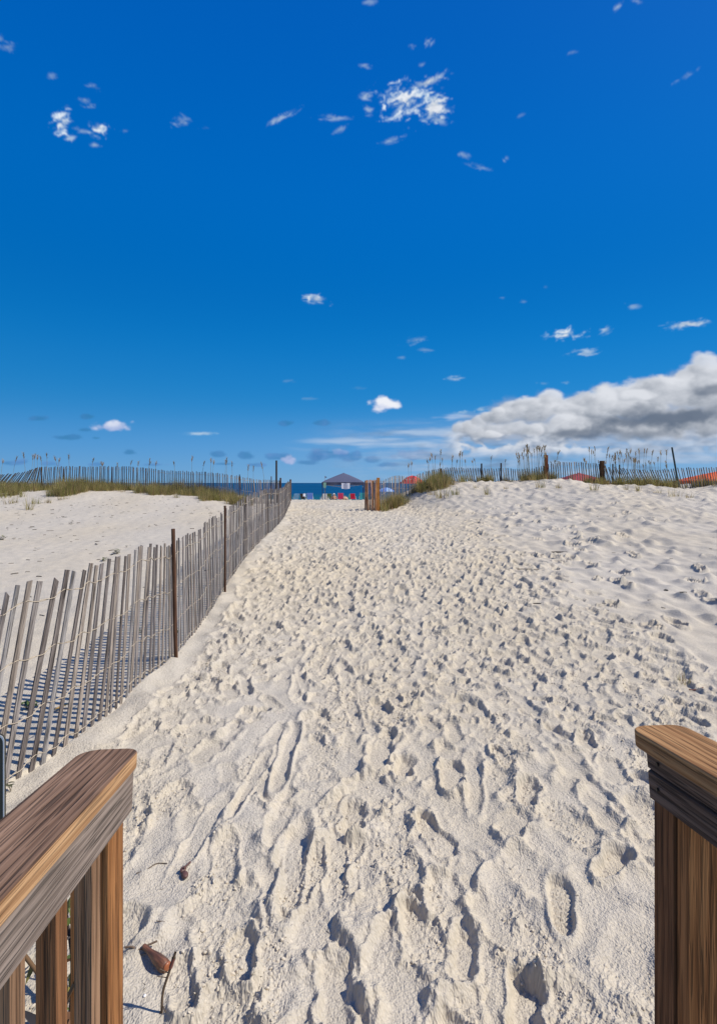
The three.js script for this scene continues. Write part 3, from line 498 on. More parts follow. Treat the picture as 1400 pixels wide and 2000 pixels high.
{
  const pts = []; for (let d = 2.2; d <= 27; d += d < 6 ? .35 : 1) pts.push([fenceX(d), d]);
  const hgt = curve([[1, 1.13], [4, 1.12], [9.5, 1.13], [11.7, 1.11], [15, .98], [18, 1.0], [24, .97], [28, 1.0]]), lean = curve([[1.3, 17], [2.9, 13], [3.7, 10], [4.4, 6], [4.95, 1], [5.4, -3], [6.2, -8], [6.9, -6], [7.4, 1], [8.3, 3], [9.3, -5], [10.5, 2], [12, -2], [14, 2], [20, 0], [27, 0]]);
  const post = (d, dx, h, r, more = {}) => ({ x: fenceX(d) + dx, d, h, r, ...more });
  snowFence({ seed: 101, label: 'long grey snow fence running from the railing along the trodden path to the sea', path: pts, pitch: .0835, top: (px, d) => hgt(d) + .03 * noise(d * 1.3, 5), lean: (px, d) => lean(d), loose: 1.8, tilt: 0, mats: slatMats, yaw: .3, wires: [.12, .45, .79, 1.08],
    posts: [post(2.2, .03, 1.1, .02), post(4.93, .056, 1.25, .018, { lean: .022, mat: wood(45, [60, 42, 33], [112, 82, 64], { W: 128, H: 512, rings: 4 }) }), post(7.3, .03, 1.22, .016), post(9.7, -.05, 1.0, .022, { mat: slatMats[3] }), post(12.6, -.05, .98, .022, { mat: slatMats[3] }), post(15.4, -.05, .95, .025, { mat: slatMats[3] }), post(18.5, -.05, .95, .025, { mat: slatMats[3] }), post(21.6, -.05, .95, .03, { mat: slatMats[3] }), post(24, .0, 1.06, .03, { mat: slatMats[3] }), post(27.0, .02, 1.12, .05)] });
  const lp = [[-200, 23.5], [-60, 23.4], [0, 23.3], [75, 23.2], [200, 23], [330, 22.6], [400, 22.3], [450, 22.2], [500, 22.7], [530, 23.6], [548, 25]].map(([p, d]) => onPx(p, d));
  const lpost = (px, d, h, r, more = {}) => ({ x: onPx(px, d)[0], d, h, r, ...more });
  const darkPost = std([.035, .03, .028], .8);
  const ltop = topAt([[-200, 934], [0, 925], [40, 917], [75, 912], [200, 911], [260, 912], [330, 919], [400, 922], [450, 927], [480, 932], [510, 937], [548, 938]]), ll = curve([[-200, 46], [0, 42], [40, 32], [62, 16], [80, 6], [200, 1], [330, 0], [450, -2], [548, -6]]);
  snowFence({ seed: 102, label: 'snow fence on the grassy dune crest behind the hollow, its far end leaning over', path: lp, pitch: .092, top: ltop, lean: (px) => ll(px), loose: 3, mats: [slatMats[1], slatMats[3], slatMats[0], slatMats[2]], wires: [.12, .6, 1.0], wire: .003,
    posts: [lpost(82, 23.2, 1.06, .022), lpost(125, 23.15, .98, .022), lpost(219, 22.95, 1.0, .018), lpost(285, 22.8, 1.0, .018), lpost(391, 22.3, .96, .018), lpost(468, 22.2, 1.2, .02), lpost(530, 23.5, 1.25, .022), lpost(540, 24.1, 2.0, .045, { mat: darkPost }), lpost(548, 24.8, 1.2, .04)] });
  const rp = [[744, 19.1], [765, 19.9], [785, 20.9], [812, 21.5], [840, 21.8], [900, 22], [1000, 22], [1070, 21.8], [1175, 21.6], [1280, 21.6], [1400, 21.5], [1500, 21.6], [1640, 21.8]].map(([p, d]) => onPx(p, d));
  const rtop = topAt([[742, 940], [760, 933], [775, 929], [800, 931], [837, 920], [878, 914], [940, 915], [986, 915], [1040, 915], [1066, 908], [1098, 903], [1171, 905], [1185, 908], [1200, 912], [1286, 918], [1331, 914], [1400, 913], [1640, 911]]), rl = curve([[742, 0], [783, 0], [850, -7], [900, -14], [935, -10], [1000, -7], [1060, -4], [1100, -4], [1171, -7], [1200, -18], [1240, -25], [1286, -23], [1320, -15], [1360, -11], [1400, -8], [1640, -4]]);
  snowFence({ seed: 103, label: 'snow fence half buried in the dune behind the sea oats, with one slanting metal stake', path: rp, pitch: .097, top: rtop, lean: (px) => rl(px), loose: 4, mats: [slatMats[1], slatMats[3], slatMats[0], slatMats[2], tanMats[2]], wires: [.12, .5], wire: .003,
    posts: [lpost(861, 21.8, .62, .03), lpost(940, 22, .76, .035, { mat: darkPost }), lpost(978, 22, .78, .035, { mat: darkPost }), lpost(1066, 21.75, 1.0, .06, { square: true, mat: wood(42, [96, 52, 36], [150, 92, 64], { W: 128, H: 512, rings: 4 }) }), lpost(1175, 21.55, .98, .075, { square: true, mat: wood(43, [62, 44, 30], [112, 84, 58], { W: 128, H: 512, rings: 4 }) }), lpost(1196, 21.6, .85, .03, { mat: darkPost }), lpost(1209, 21.6, .82, .03, { mat: darkPost }), lpost(1329, 21.5, 1.75, .034, { mat: std([.03, .05, .05], .6, { metalness: .3 }), lean: .17 })] });
  // the end of the fence folded back on itself at the gap
  const root = base('fence_panel', [0, 0, 0]); tag(root, 'narrow panel of reddish-brown laths with a stout orange-brown post beside the gap', 'fence panel');
  const r = rng(9); for (let i = 0; i < 13; i++) { const px = 714 + i * 1.75 + r(), d = 19.15 - .012 * i + (r() - .5) * .05, [x] = onPx(px, d), q = part('slat', slatShapes[i % 9], tanMats[Math.floor(r() * 2.4)], root); q.position.set(x, EYE - (936.5 + r() * 2 - 943) / 1000 * d - 1.25, -d); q.rotation.set((r() - .5) * .05, .5 + (r() - .5) * .5, (r() - .5) * .07); }
  const p1 = part('post', uprightPost(.06, .06, 1.7, .3), tanMats[1], root); p1.position.set(onPx(713.5, 19.2)[0], terrain(.25, 19.2) - .62, -19.2);
  const p2 = part('post', uprightPost(.115, .115, 1.75, .7), wood(44, [176, 108, 50], [224, 160, 92], { W: 128, H: 512, rings: 4 }), root); p2.position.set(onPx(738.5, 18.9)[0], EYE + .01 * 18.9 - 1.75, -18.9);
}

// ---------------------------------------------------------------- grass and other plants
function bladeStrip(out, r, foot, height, lean, turn, width, droop, rgb) {   // one narrow bent blade
  const n = 4, dx = Math.cos(turn), dz = Math.sin(turn), sx = -dz, sz = dx, pos = [], b = out.P.length / 3;
  for (let i = 0; i <= n; i++) { const t = i / n, off = lean * t + droop * t * t, y = height * (t - .22 * droop / height * t * t), w = width * (1 - t * .92) / 2; pos.push([foot[0] + dx * off, foot[1] + y, foot[2] + dz * off, w]); }
  for (const [x, y, z, w] of pos) { out.P.push(x - sx * w, y, z - sz * w, x + sx * w, y, z + sz * w); const k = .85 + .3 * r(); out.C.push(...rgb.map((c) => c * k), ...rgb.map((c) => c * k)); }
  for (let i = 0; i < n; i++) { const a = b + i * 2; out.I.push(a, a + 1, a + 3, a, a + 3, a + 2); }
}
function toGeometry(o) { const g = new THREE.BufferGeometry(); g.setAttribute('position', new THREE.Float32BufferAttribute(o.P, 3)); g.setAttribute('color', new THREE.Float32BufferAttribute(o.C, 3)); g.setIndex(o.I); g.computeVertexNormals(); return g; }
const GREEN = [.2, .22, .055], OLIVE = [.34, .3, .1], STRAW = [.46, .35, .16], BROWN = [.14, .095, .05];
function tuft(seed, n, height, spread, dry) {
  const r = rng(seed), o = { P: [], C: [], I: [] };
  for (let i = 0; i < n; i++) { const a = r() * 6.283, q = spread * Math.sqrt(r()), k = r(), col = k < dry ? (r() < .6 ? STRAW : BROWN) : r() < .5 ? GREEN : OLIVE, h = height * (.45 + .75 * r()); bladeStrip(o, r, [Math.cos(a) * q, -.03, Math.sin(a) * q], h, h * (.05 + .35 * r()), a + (r() - .5) * 1.6, .009 + .006 * r(), h * .55 * r() * r(), col); }
  return toGeometry(o);
}
const leafMat = new THREE.MeshPhysicalMaterial({ vertexColors: true, roughness: 1, side: THREE.DoubleSide, transmission: .4, thickness: 0, specularIntensity: .3 });
const tuftShapes = [tuft(1, 46, .46, .16, .3), tuft(2, 46, .52, .2, .5), tuft(3, 50, .40, .2, .3), tuft(4, 40, .6, .16, .5), tuft(5, 44, .36, .22, .6)];
function dune(name, label, seed, n, place) {
  const r = rng(seed), sets = tuftShapes.map(() => []);
  for (let i = 0; i < n; i++) { const s = place(r); if (!s) continue; const [x, d, k] = s; sets[Math.floor(r() * sets.length)].push([x, d, k * (.75 + .5 * r()), r() * 6.28]); }
  const root = base(name); tag(root, label, 'grass', null, 'stuff');
  const e = new THREE.Matrix4(), q = new THREE.Quaternion(), up = new THREE.Vector3(0, 1, 0), c = new THREE.Color();
  sets.forEach((list, j) => { if (!list.length) return; const m = shadowed(new THREE.InstancedMesh(tuftShapes[j], leafMat, list.length)); m.name = numbered('grass_tufts'); m.userData.kind = 'stuff';
    list.forEach(([x, d, k, t], i) => { e.compose(new THREE.Vector3(x, terrain(x, d), -d), q.setFromAxisAngle(up, t), new THREE.Vector3(k, k, k)); m.setMatrixAt(i, e); const v = .8 + .4 * r(); m.setColorAt(i, c.setRGB(v, v * (.93 + .1 * r()), v)); }); root.add(m); });
}
dune('dune_grass', 'thick olive dune grass along the fence behind the hollow', 201, 2300, (r) => { const px = -150 + 640 * r(), d = 20.5 + 3.4 * r() ** 1.1, x = (px - 700) / 1000 * d; if (x > fenceX(d) - .35) return null; const n = noise(x * .55 + 2, d * .5 + 1) + .5 * noise(x * 1.7, d * 1.5), front = sstep(20.7, 22.3, d); return r() < sstep(-.2, .28, n * 1.25 + front * .75 - .42) ? [x, d, .78 + .4 * noise(x * .8, d * .8)] : null; });
dune('dune_grass', 'olive dune grass in broken clumps along the half-buried fence beside the gap', 202, 2300, (r) => { const px = 742 + 800 * r(), along = [[742, 785, 1.1, 1.2], [785, 835, 1.0, 1.4], [832, 882, 1.3, 1.5], [882, 905, .9, 1.0], [905, 1000, .28, .6], [1000, 1085, .6, 1.0], [1085, 1145, .05, .5], [1145, 1225, .45, .9], [1225, 1320, .75, 1.0], [1320, 1352, .15, .6], [1352, 1540, .55, .9]].find(([a, b]) => px >= a && px < b); if (!along || r() > along[2]) return null; const fd = curve([[742, 19.4], [765, 19.9], [785, 20.8], [812, 21.4], [840, 21.6], [900, 21.8], [1640, 21.5]])(px), d = fd + .5 - along[3] * 1.3 * r(), x = (px - 700) / 1000 * d; return r() < sstep(-.2, .3, noise(x * 1.3, d * 1.2) + .4 * noise(x * 3.1, d * 3)) ? [x, d, .5 + .4 * along[2]] : null; });
// single tufts that stand in front of the dunes
const tuftLabels = [];
function loneTuft(px, py, k, j, label) { const [x, d] = groundAt(px, py), m = part('grass_tuft', tuftShapes[j], leafMat); m.position.set(x, terrain(x, d) + .01, -d); m.scale.set(k, k * .9, k); m.rotation.y = px; tag(m, label, 'grass tuft'); return m; }
[[57, 996, .9, 3, 'sparse dry grass tuft standing alone lowest on the slope of the dune behind the hollow'], [22, 984, 1.1, 4, 'flat patch of dry grass at the picture edge on the dune behind the hollow'], [95, 982, .7, 4, 'low dry tuft between the lone sparse tuft and the thick dune grass'], [345, 972, .7, 1, 'brown tuft below the thick dune grass, nearest above the first tall brown fence post'], [383, 966, .55, 4, 'small tuft with a dark foot at the lower edge of the thick dune grass'], [412, 972, .7, 4, 'low straw tuft at the lower edge of the thick grass by the fence corner'],
 [70, 984, .8, 2, 'olive tuft spilling onto the sand beside the lone sparse tuft behind the hollow'], [125, 976, .9, 4, 'straw tuft with bare sand around it under the thick grass behind the hollow'], [8, 972, 1.2, 2, 'green clump at the picture edge under the leaning end of the dune fence'],
 [862, 972, 1.35, 1, 'largest green tuft spilling down the sand beside the bright red umbrella'], [889, 966, .9, 2, 'green tuft just right of the largest tuft on the dune front'], [843, 966, .9, 4, 'small dry tuft at the left foot of the largest tuft on the dune front'], [951, 966, .75, 3, 'lone dry tuft on bare sand below the two dark stakes of the half-buried fence'], [987, 955, .45, 4, 'very small tuft on bare sand between the lone dry tuft and the tall sea oats'], [929, 953, .5, 4, 'tiny tuft above and left of the lone dry tuft on bare sand'], [1055, 952, .9, 1, 'dark brown tuft on the sand under the reddish fence post'], [1090, 953, .7, 4, 'flattened tuft under the dark red canopy behind the fence'], [1160, 957, .8, 1, 'green tuft in front of the thick dark brown fence post'], [1222, 957, .5, 3, 'thin tuft to the left of the brown two-stemmed tuft on the sand'], [1246, 959, .7, 3, 'brown two-stemmed tuft on the sand between the thick post and the slanting stake'], [1283, 963, .6, 4, 'short tuft left of the wide straw patch near the slanting stake'], [1318, 969, .95, 4, 'wide straw-coloured patch of sparse grass in front of the slanting stake'], [1345, 972, .6, 4, 'small straw tuft right below the slanting stake']].forEach((a) => loneTuft(...a));

loneTuft(1335, 1334, .3, 4, 'small flattened patch of dead grass on the open sand beyond the brown railing');

// sea oats: tall stalks with a seed head that hangs to one side
function seaOat(seed, height, headLen, rgb) {
  const r = rng(seed), g = new THREE.Group(), bend = (r() - .5) * .35, hd = r() < .5 ? 1 : -1;
  const c = new THREE.CatmullRomCurve3([new THREE.Vector3(0, -.1, 0), new THREE.Vector3(bend * .1, height * .4, 0), new THREE.Vector3(bend * .4, height * .8, .02), new THREE.Vector3(bend * .7 + hd * .03, height, .03)]);
  const stalk = new THREE.Mesh(new THREE.TubeGeometry(c, 8, .0055, 4), std([.2, .17, .075], .9)); stalk.name = 'stalk';
  const o = { P: [], C: [], I: [] }; for (let i = 0; i < 26; i++) { const t = 1 - headLen / height * r(), p = c.getPoint(t); bladeStrip(o, r, [p.x, p.y, p.z], .085 * (.5 + r()), .03 * hd * r() + .02, r() * 6.28, .022, .05, rgb); }
  const head = new THREE.Mesh(toGeometry(o), leafMat); head.name = 'seed_head'; g.add(stalk, head); g.traverse((m) => m.isMesh && shadowed(m)); return g;
}
const oats = [seaOat(1, 1.25, .3, [.34, .25, .12]), seaOat(2, 1.5, .34, [.24, .18, .085]), seaOat(3, 1.1, .26, [.42, .3, .15]), seaOat(4, 1.65, .36, [.2, .16, .08]), seaOat(5, 1.35, .28, [.3, .2, .08])];
let oatSeed = rng(55);
function plantOat(px, topPx, d, label, group, kind) {
  const x = (px - 700) / 1000 * d, g = oats[kind ?? Math.floor(oatSeed() * 5)].clone(); g.name = numbered('sea_oat'); g.children.forEach((m) => { m.name = numbered(m.name); });
  const y0 = terrain(x, d), h = EYE - (topPx - 943) / 1000 * d - y0, own = [1.25, 1.5, 1.1, 1.65, 1.35][oats.findIndex((q) => q.children[0].geometry === g.children[0].geometry)];
  g.position.set(x, y0, -d); g.scale.set(1, h / own, 1); g.rotation.set((oatSeed() - .5) * .2, oatSeed() * 6.28, (oatSeed() - .5) * .26); tag(g, label, 'sea oat', group); scene.add(g);
}
{
  const r = rng(66);
  const ones = ['', 'first', 'second', 'third', 'fourth', 'fifth', 'sixth', 'seventh', 'eighth', 'ninth', 'tenth', 'eleventh', 'twelfth', 'thirteenth', 'fourteenth', 'fifteenth', 'sixteenth', 'seventeenth', 'eighteenth', 'nineteenth', 'twentieth'], nth = (i) => i <= 20 ? ones[i] : i < 30 ? 'twenty-' + ones[i - 20] : i === 30 ? 'thirtieth' : 'thirty-' + ones[i - 30];
  const A = 'tall sea oat stalk in the thickest stand, on the dune by the reddish post', B = 'sea oat stalk along the fence between the thick brown post and the slanting stake';
  let nearGap = 0, behind = 0;
  for (let i = 0; i < 40; i++) { const px = 1008 + 84 * Math.pow(r(), .9), t = (px - 1050) / 40; plantOat(px, 866 + 22 * t * t + 22 * r(), 21.2 + 1.4 * r(), A, 'sea oats on the dune hump'); }
  for (let i = 0; i < 52; i++) { const px = i < 12 ? 1140 + 50 * r() : 1188 + 118 * r(); plantOat(px, 874 + 30 * r() + (px - 1190) * .05, 21.0 + 1.6 * r(), B, 'sea oats by the slanting stake'); }
  for (const [px, ty, k] of [[799, 906, 2], [803, 902, 2], [834, 894, 2], [837, 899, 2], [847, 886, 2], [848, 892, 4], [858, 904, 0], [868, 896, 4], [881, 890, 2], [884, 896, 0], [896, 882, 4], [899, 886, 2], [903, 884, 0], [910, 898, 0], [924, 900, 2], [860, 880, 0], [890, 900, 1], [930, 896, 1], [960, 892, 1], [985, 898, 3]].sort((a, b) => a[0] - b[0])) plantOat(px, ty, 21.3 + .5 * r(), nth(++nearGap) + ' sea oat from the left above the largest green tuft near the gap', 'sea oats near the gap', k);
  for (const [px, ty, k] of [[1, 898, 2], [20, 892, 1], [52, 886, 0], [57, 889, 0], [68, 888, 2], [76, 890, 2], [84, 893, 0], [90, 886, 1], [113, 896, 2], [122, 892, 2], [137, 890, 1], [178, 896, 1], [196, 901, 2], [200, 904, 2], [230, 905, 0], [250, 900, 1], [268, 902, 0], [285, 902, 3], [292, 897, 4], [305, 902, 2], [341, 903, 1], [375, 892, 2], [392, 902, 1], [411, 896, 2], [413, 899, 2], [437, 899, 0], [440, 896, 1], [455, 904, 4], [484, 910, 0], [497, 912, 1], [521, 905, 0]].sort((a, b) => a[0] - b[0])) plantOat(px, ty, 22.1 + .7 * r(), nth(++behind) + ' sea oat from the left above the grassy fence behind the hollow', 'sea oats behind the hollow', k);
}
// small green plants on the sand
function sprout(name, label, category, x, d, size, n, rgb, seed, tall = .6) {
  const r = rng(seed), root = base(name, [x, ground(x, d), -d]); tag(root, label, category);
  const leaf = (() => { const s = new THREE.Shape(); s.moveTo(0, 0); s.quadraticCurveTo(.36, .3, .0, 1); s.quadraticCurveTo(-.36, .3, 0, 0); const g = new THREE.ShapeGeometry(s, 4), p = g.attributes.position; for (let i = 0; i < p.count; i++) { const y = p.getY(i); p.setZ(i, -.25 * y * y + .25 * Math.abs(p.getX(i))); } g.computeVertexNormals(); return g; })();
  const mats = [0, 1, 2].map((k) => std(rgb.map((c) => c * (.75 + .3 * k)), .6, { side: THREE.DoubleSide })), stem = std([.12, .09, .04], .9);
  for (let i = 0; i < n; i++) {
    const a = r() * 6.28, h = size * tall * (.2 + .8 * r()), q = size * (.25 + .6 * r()), tip = new THREE.Vector3(Math.cos(a) * q, h, Math.sin(a) * q);
    part('stem', new THREE.TubeGeometry(new THREE.QuadraticBezierCurve3(new THREE.Vector3(0, -.02, 0), new THREE.Vector3(tip.x * .3, h * .8, tip.z * .3), tip), 5, size * .018, 4), stem, root);
    const m = part('leaf', leaf, mats[Math.floor(r() * 3)], root), k = size * (.45 + .4 * r()); m.position.copy(tip.clone().multiplyScalar(.9)); m.scale.set(k, k, k); m.rotation.set(-.9 - .6 * r(), 0, 0); m.rotation.order = 'YXZ'; m.rotation.y = -a + Math.PI / 2 + (r() - .5) * 1.4;
  }
}
{
  const put = (px, py, size, n, label, seed, rgb = [.10, .13, .035]) => { const [x, d] = groundAt(px, py); sprout('beach_plant', label, 'plant', x, d, size, n, rgb, seed); };
  put(202, 1095, .11, 9, 'green sprout lowest of the three in the hollow behind the fence', 1); put(228, 1082, .14, 12, 'broadest green sprout in the hollow behind the fence', 2); put(248, 1069, .07, 6, 'dark little sprout behind the broadest sprout in the hollow', 3, [.05, .07, .03]);
  put(6, 1054, .16, 10, 'pale straggling plant at the picture edge in the hollow', 4, [.16, .16, .08]); put(30, 1053, .08, 6, 'dark small plant beside the pale straggling plant', 5, [.06, .06, .03]); put(139, 1024, .1, 8, 'dark sprout alone in the middle of the hollow', 6, [.07, .07, .04]); put(291, 1029, .08, 6, 'grey sprout in the hollow above the first tall brown fence post', 7, [.12, .11, .08]);
  put(56, 1385, .10, 11, 'green leafy plant in the striped fence shadow', 8, [.09, .13, .025]); put(272, 1236, .08, 8, 'small green plant in the fence shadow left of the tall brown post', 9); put(345, 1240, .09, 8, 'small green plant in the fence shadow right of the tall brown post', 10); put(22, 1540, .06, 5, 'tiny dark weed at the foot of the snow fence near the sign', 11, [.08, .08, .04]);
  const [x, d] = groundAt(102, 1391); const yl = new THREE.Shape(); yl.moveTo(0, 0); yl.quadraticCurveTo(.04, .05, 0, .13); yl.quadraticCurveTo(-.04, .05, 0, 0); const g = new THREE.ExtrudeGeometry(yl, { depth: .002, bevelEnabled: false, curveSegments: 6 }); g.rotateX(-1.3); const m = part('fallen_leaf', g, std([.52, .3, .06], .7)); m.position.set(x, ground(x, d) + .01, -d); m.rotation.y = -1.1; tag(m, 'orange-yellow leaf lying in the striped fence shadow', 'leaf');
}
// woody shrub beyond the left railing, seen between the balusters
{
  const r = rng(91), root = base('dry_shrub', [-.93, ground(-.93, 1.55), -1.55]); tag(root, 'half-dry shrub with dark stems and curled leaves seen between the railing balusters', 'shrub');
  const leaf = (() => { const s = new THREE.Shape(); s.moveTo(0, 0); s.quadraticCurveTo(.022, .03, 0, .085); s.quadraticCurveTo(-.022, .03, 0, 0); const g = new THREE.ShapeGeometry(s, 5), p = g.attributes.position; for (let i = 0; i < p.count; i++) { const y = p.getY(i); p.setZ(i, -4 * y * y + 6 * p.getX(i) ** 2 * 10); } g.computeVertexNormals(); return g; })();
  const mats = [std([.10, .14, .03], .6, { side: THREE.DoubleSide }), std([.2, .17, .04], .7, { side: THREE.DoubleSide }), std([.16, .075, .035], .7, { side: THREE.DoubleSide }), std([.05, .045, .05], .7, { side: THREE.DoubleSide })], bark = [std([.035, .025, .02], .9), std([.15, .085, .04], .9)];
  for (let i = 0; i < 17; i++) {
    const a = r() * 6.28, h = .25 + .45 * r(), q = .05 + .2 * r(), x0 = (r() - .5) * .22, z0 = (r() - .5) * .5, c = new THREE.CatmullRomCurve3([new THREE.Vector3(x0, -.05, z0), new THREE.Vector3(x0 + Math.cos(a) * q * .2, h * .45, z0 + Math.sin(a) * q * .4), new THREE.Vector3(x0 + Math.cos(a) * q, h, z0 + Math.sin(a) * q)]);
    part('stem', new THREE.TubeGeometry(c, 8, .002 + .0045 * r(), 5), bark[r() < .6 ? 0 : 1], root);
    for (let k = 0; k < 5; k++) { const p = c.getPoint(.25 + .75 * r()), m = part('leaf', leaf, mats[Math.floor(r() * 4)], root), s = .6 + .8 * r(); m.position.copy(p); m.scale.set(s, s, s); m.rotation.set(r() * 6.28, r() * 6.28, r() * 1.5); }
  }
}

// ---------------------------------------------------------------- things washed and blown onto the sand
function stick(label, px, py, len, rad, turn, rgb, { rise = 0, kink = .1, category = 'stick', seed = 1 } = {}) {
  const r = rng(seed + Math.round(px)), [x, d] = groundAt(px, py), c = new THREE.CatmullRomCurve3([0, .33, .66, 1].map((t) => new THREE.Vector3((t - .5) * len, rise * t, (r() - .5) * kink * len)));
  const n = 14, g = new THREE.TubeGeometry(c, n, rad, 7), p = g.attributes.position; for (let i = 0; i < p.count; i++) { const t = Math.floor(i / 8) / n, k = 1 - .6 * Math.abs(t - .35) - .25 * (r() - .5), q = c.getPoint(t); p.setXYZ(i, q.x + (p.getX(i) - q.x) * k, q.y + (p.getY(i) - q.y) * k, q.z + (p.getZ(i) - q.z) * k); } g.computeVertexNormals();
  const m = part('stick', g, std(rgb, .9)); m.position.set(x, ground(x, d) + rad * .7, -d); m.rotation.y = turn; tag(m, label, category); return m;
}
stick('dark curved piece of driftwood lying highest on the open sand slope', 1091, 1074, .34, .022, .05, [.03, .026, .024]);
stick('thin brown twig with a bent end on the open sand slope below the driftwood', 1030, 1112, .34, .007, -.15, [.12, .085, .06], { kink: .25 });
stick('short dark twig on the open sand slope beside the trodden path', 1044, 1176, .17, .009, .15, [.05, .04, .032]);
stick('thin pale twig on the sand at the right of the bent twig', 1155, 1104, .22, .006, -.1, [.16, .12, .09], { kink: .3 });
stick('reddish dry twig beside a patch of dead grass near the brown railing', 1358, 1338, .16, .006, .4, [.18, .07, .05], { kink: .35 });
stick('dark sliver of wood on the open slope, nearer the path than the small dark chip', 1268, 1168, .06, .006, 0, [.03, .025, .025]);
stick('small dark chip on the open sand slope, alone below the driftwood', 1300, 1148, .06, .02, .3, [.03, .028, .026]);
stick('thin curved rootlet half sunk in the sand beside the grey-brown railing', 297, 1690, .13, .003, .55, [.12, .09, .065], { kink: .35 });
stick('short thin twig lying flat between the two brown pods', 314, 1805, .035, .002, -.15, [.16, .12, .09]);
{
  // upright twig with a reddish end
  const [x, d] = groundAt(316, 1966), root = base('twig', [x, ground(x, d), -d]); tag(root, 'forked brown twig standing upright in the sand below the large pod', 'twig');
  const k = d / 1000, c = new THREE.CatmullRomCurve3([new THREE.Vector3(0, -.03, 0), new THREE.Vector3(.006, .07, .004), new THREE.Vector3(16 * k, .14, .0), new THREE.Vector3(27 * k, .20, 0)]);
  part('stem', new THREE.TubeGeometry(c, 16, .0042, 7), std([.13, .085, .05], .9), root);
  part('bark', new THREE.TubeGeometry(new THREE.CatmullRomCurve3([c.getPoint(.72).add(new THREE.Vector3(0, 0, .001)), c.getPoint(.8), c.getPoint(.9)]), 6, .0062, 7), std([.19, .07, .05], .9), root);
  for (const [t, dx, dy] of [[.55, -.03, .012], [.62, -.028, .022], [.2, .02, -.03], [.15, -.012, -.035]]) { const p = c.getPoint(t); part('side_shoot', new THREE.TubeGeometry(new THREE.LineCurve3(p, p.clone().add(new THREE.Vector3(dx, dy, .008))), 2, .0015, 5), std([.1, .07, .045], .9), root); }
}
{
  // the large pod on its stalk: a dried, bottle-shaped husk lying on its side
  const [x, d] = groundAt(303, 1868), root = base('seed_pod', [x, ground(x, d) + .024, -d]); tag(root, 'large brown bottle-shaped seed pod on a thin stalk beside the grey-brown railing', 'seed pod');
  const prof = [[.0, -.062], [.011, -.061], [.014, -.05], [.0135, -.035], [.017, -.02], [.024, .005], [.029, .03], [.029, .048], [.024, .06], [.012, .067], [0, .068]].map(([a, b]) => new THREE.Vector2(a, b));
  const g = new THREE.LatheGeometry(new THREE.SplineCurve(prof).getPoints(34).map((p) => new THREE.Vector2(Math.max(0, p.x), p.y)), 28), p = g.attributes.position; for (let i = 0; i < p.count; i++) { const X = p.getX(i) * .82, Y = p.getY(i) * 1.15, Z = p.getZ(i) * .82, k = 1 + .10 * noise(X * 60, Y * 40 + Z * 50) + .05 * noise(X * 160, Y * 30); p.setXYZ(i, X * k, Y, Z * k * .85); } g.computeVertexNormals();
  const husk = new THREE.MeshStandardMaterial({ roughness: .45, map: dataTexture(128, 128, (a, b, c) => { const n = noise(a / 16, b / 40, 8, 3) + .6 * noise(a / 5, b / 20, 25, 6), t = clamp(.5 + .6 * n); c[0] = mix(.29, .56, t); c[1] = mix(.185, .38, t); c[2] = mix(.135, .27, t); }, { color: true }) });
  const body = part('husk', g, husk, root), dirv = new THREE.Vector3(.8, -.05, .55).normalize(); body.quaternion.setFromUnitVectors(new THREE.Vector3(0, 1, 0), dirv);
  const tip = new THREE.SphereGeometry(.0165, 18, 12); tip.scale(1, .5, 1); const e = part('seed_end', tip, std([.3, .095, .035], .4), root); e.position.copy(dirv).multiplyScalar(.074).add(new THREE.Vector3(0, .006, 0)); e.quaternion.copy(body.quaternion);
  const s = dirv.clone().multiplyScalar(-.05); part('stalk', new THREE.TubeGeometry(new THREE.CatmullRomCurve3([s.clone().add(new THREE.Vector3(.03, .012, -.02)), s.clone().add(new THREE.Vector3(0, .004, -.012)), s.clone().add(new THREE.Vector3(-.035, -.008, -.006)), s.clone().add(new THREE.Vector3(-.06, -.004, -.012)), s.clone().add(new THREE.Vector3(-.09, -.008, -.016))]), 24, .0035, 7), std([.17, .115, .075], .8), root);
  part('stalk', new THREE.TubeGeometry(new THREE.CatmullRomCurve3([s.clone().add(new THREE.Vector3(-.002, -.012, .006)), s.clone().add(new THREE.Vector3(-.03, -.018, .004)), s.clone().add(new THREE.Vector3(-.065, -.014, -.004))]), 14, .0025, 6), std([.2, .16, .12], .8), root);
}
{
  const [x, d] = groundAt(361, 1702), root = base('seed_pod', [x, ground(x, d) + .012, -d]); tag(root, 'small dark red-brown pod of two lobes and a stub on bare sand', 'seed pod');
  const lobe = new THREE.SphereGeometry(.0125, 18, 12); { const p = lobe.attributes.position; for (let i = 0; i < p.count; i++) { const k = 1 + .14 * noise(p.getX(i) * 120, p.getY(i) * 120 + p.getZ(i) * 90); p.setXYZ(i, p.getX(i) * k, p.getY(i) * .8 * k, p.getZ(i) * 1.5 * k); } lobe.computeVertexNormals(); }
  const m = std([.11, .05, .04], .55); const a = part('lobe', lobe, m, root), b = part('lobe', lobe, m, root); a.position.set(-.012, 0, -.014); a.rotation.y = -.15; b.position.set(.006, 0, .016); b.rotation.y = .55; b.scale.setScalar(1.12);
  const s = part('stub', new THREE.CylinderGeometry(.0035, .0045, .055, 8), m, root); s.rotation.set(1.35, 0, .2); s.position.set(.001, .008, -.03);
}
{
  const sh = new THREE.IcosahedronGeometry(.0055, 1); const [x, d] = groundAt(283, 1933), m = part('shell_chip', sh, std([.75, .73, .7], .4)); m.scale.set(1, .6, 1.1); m.position.set(x, ground(x, d) + .003, -d); tag(m, 'tiny white shell chip on the sand left of the upright twig', 'shell');
}
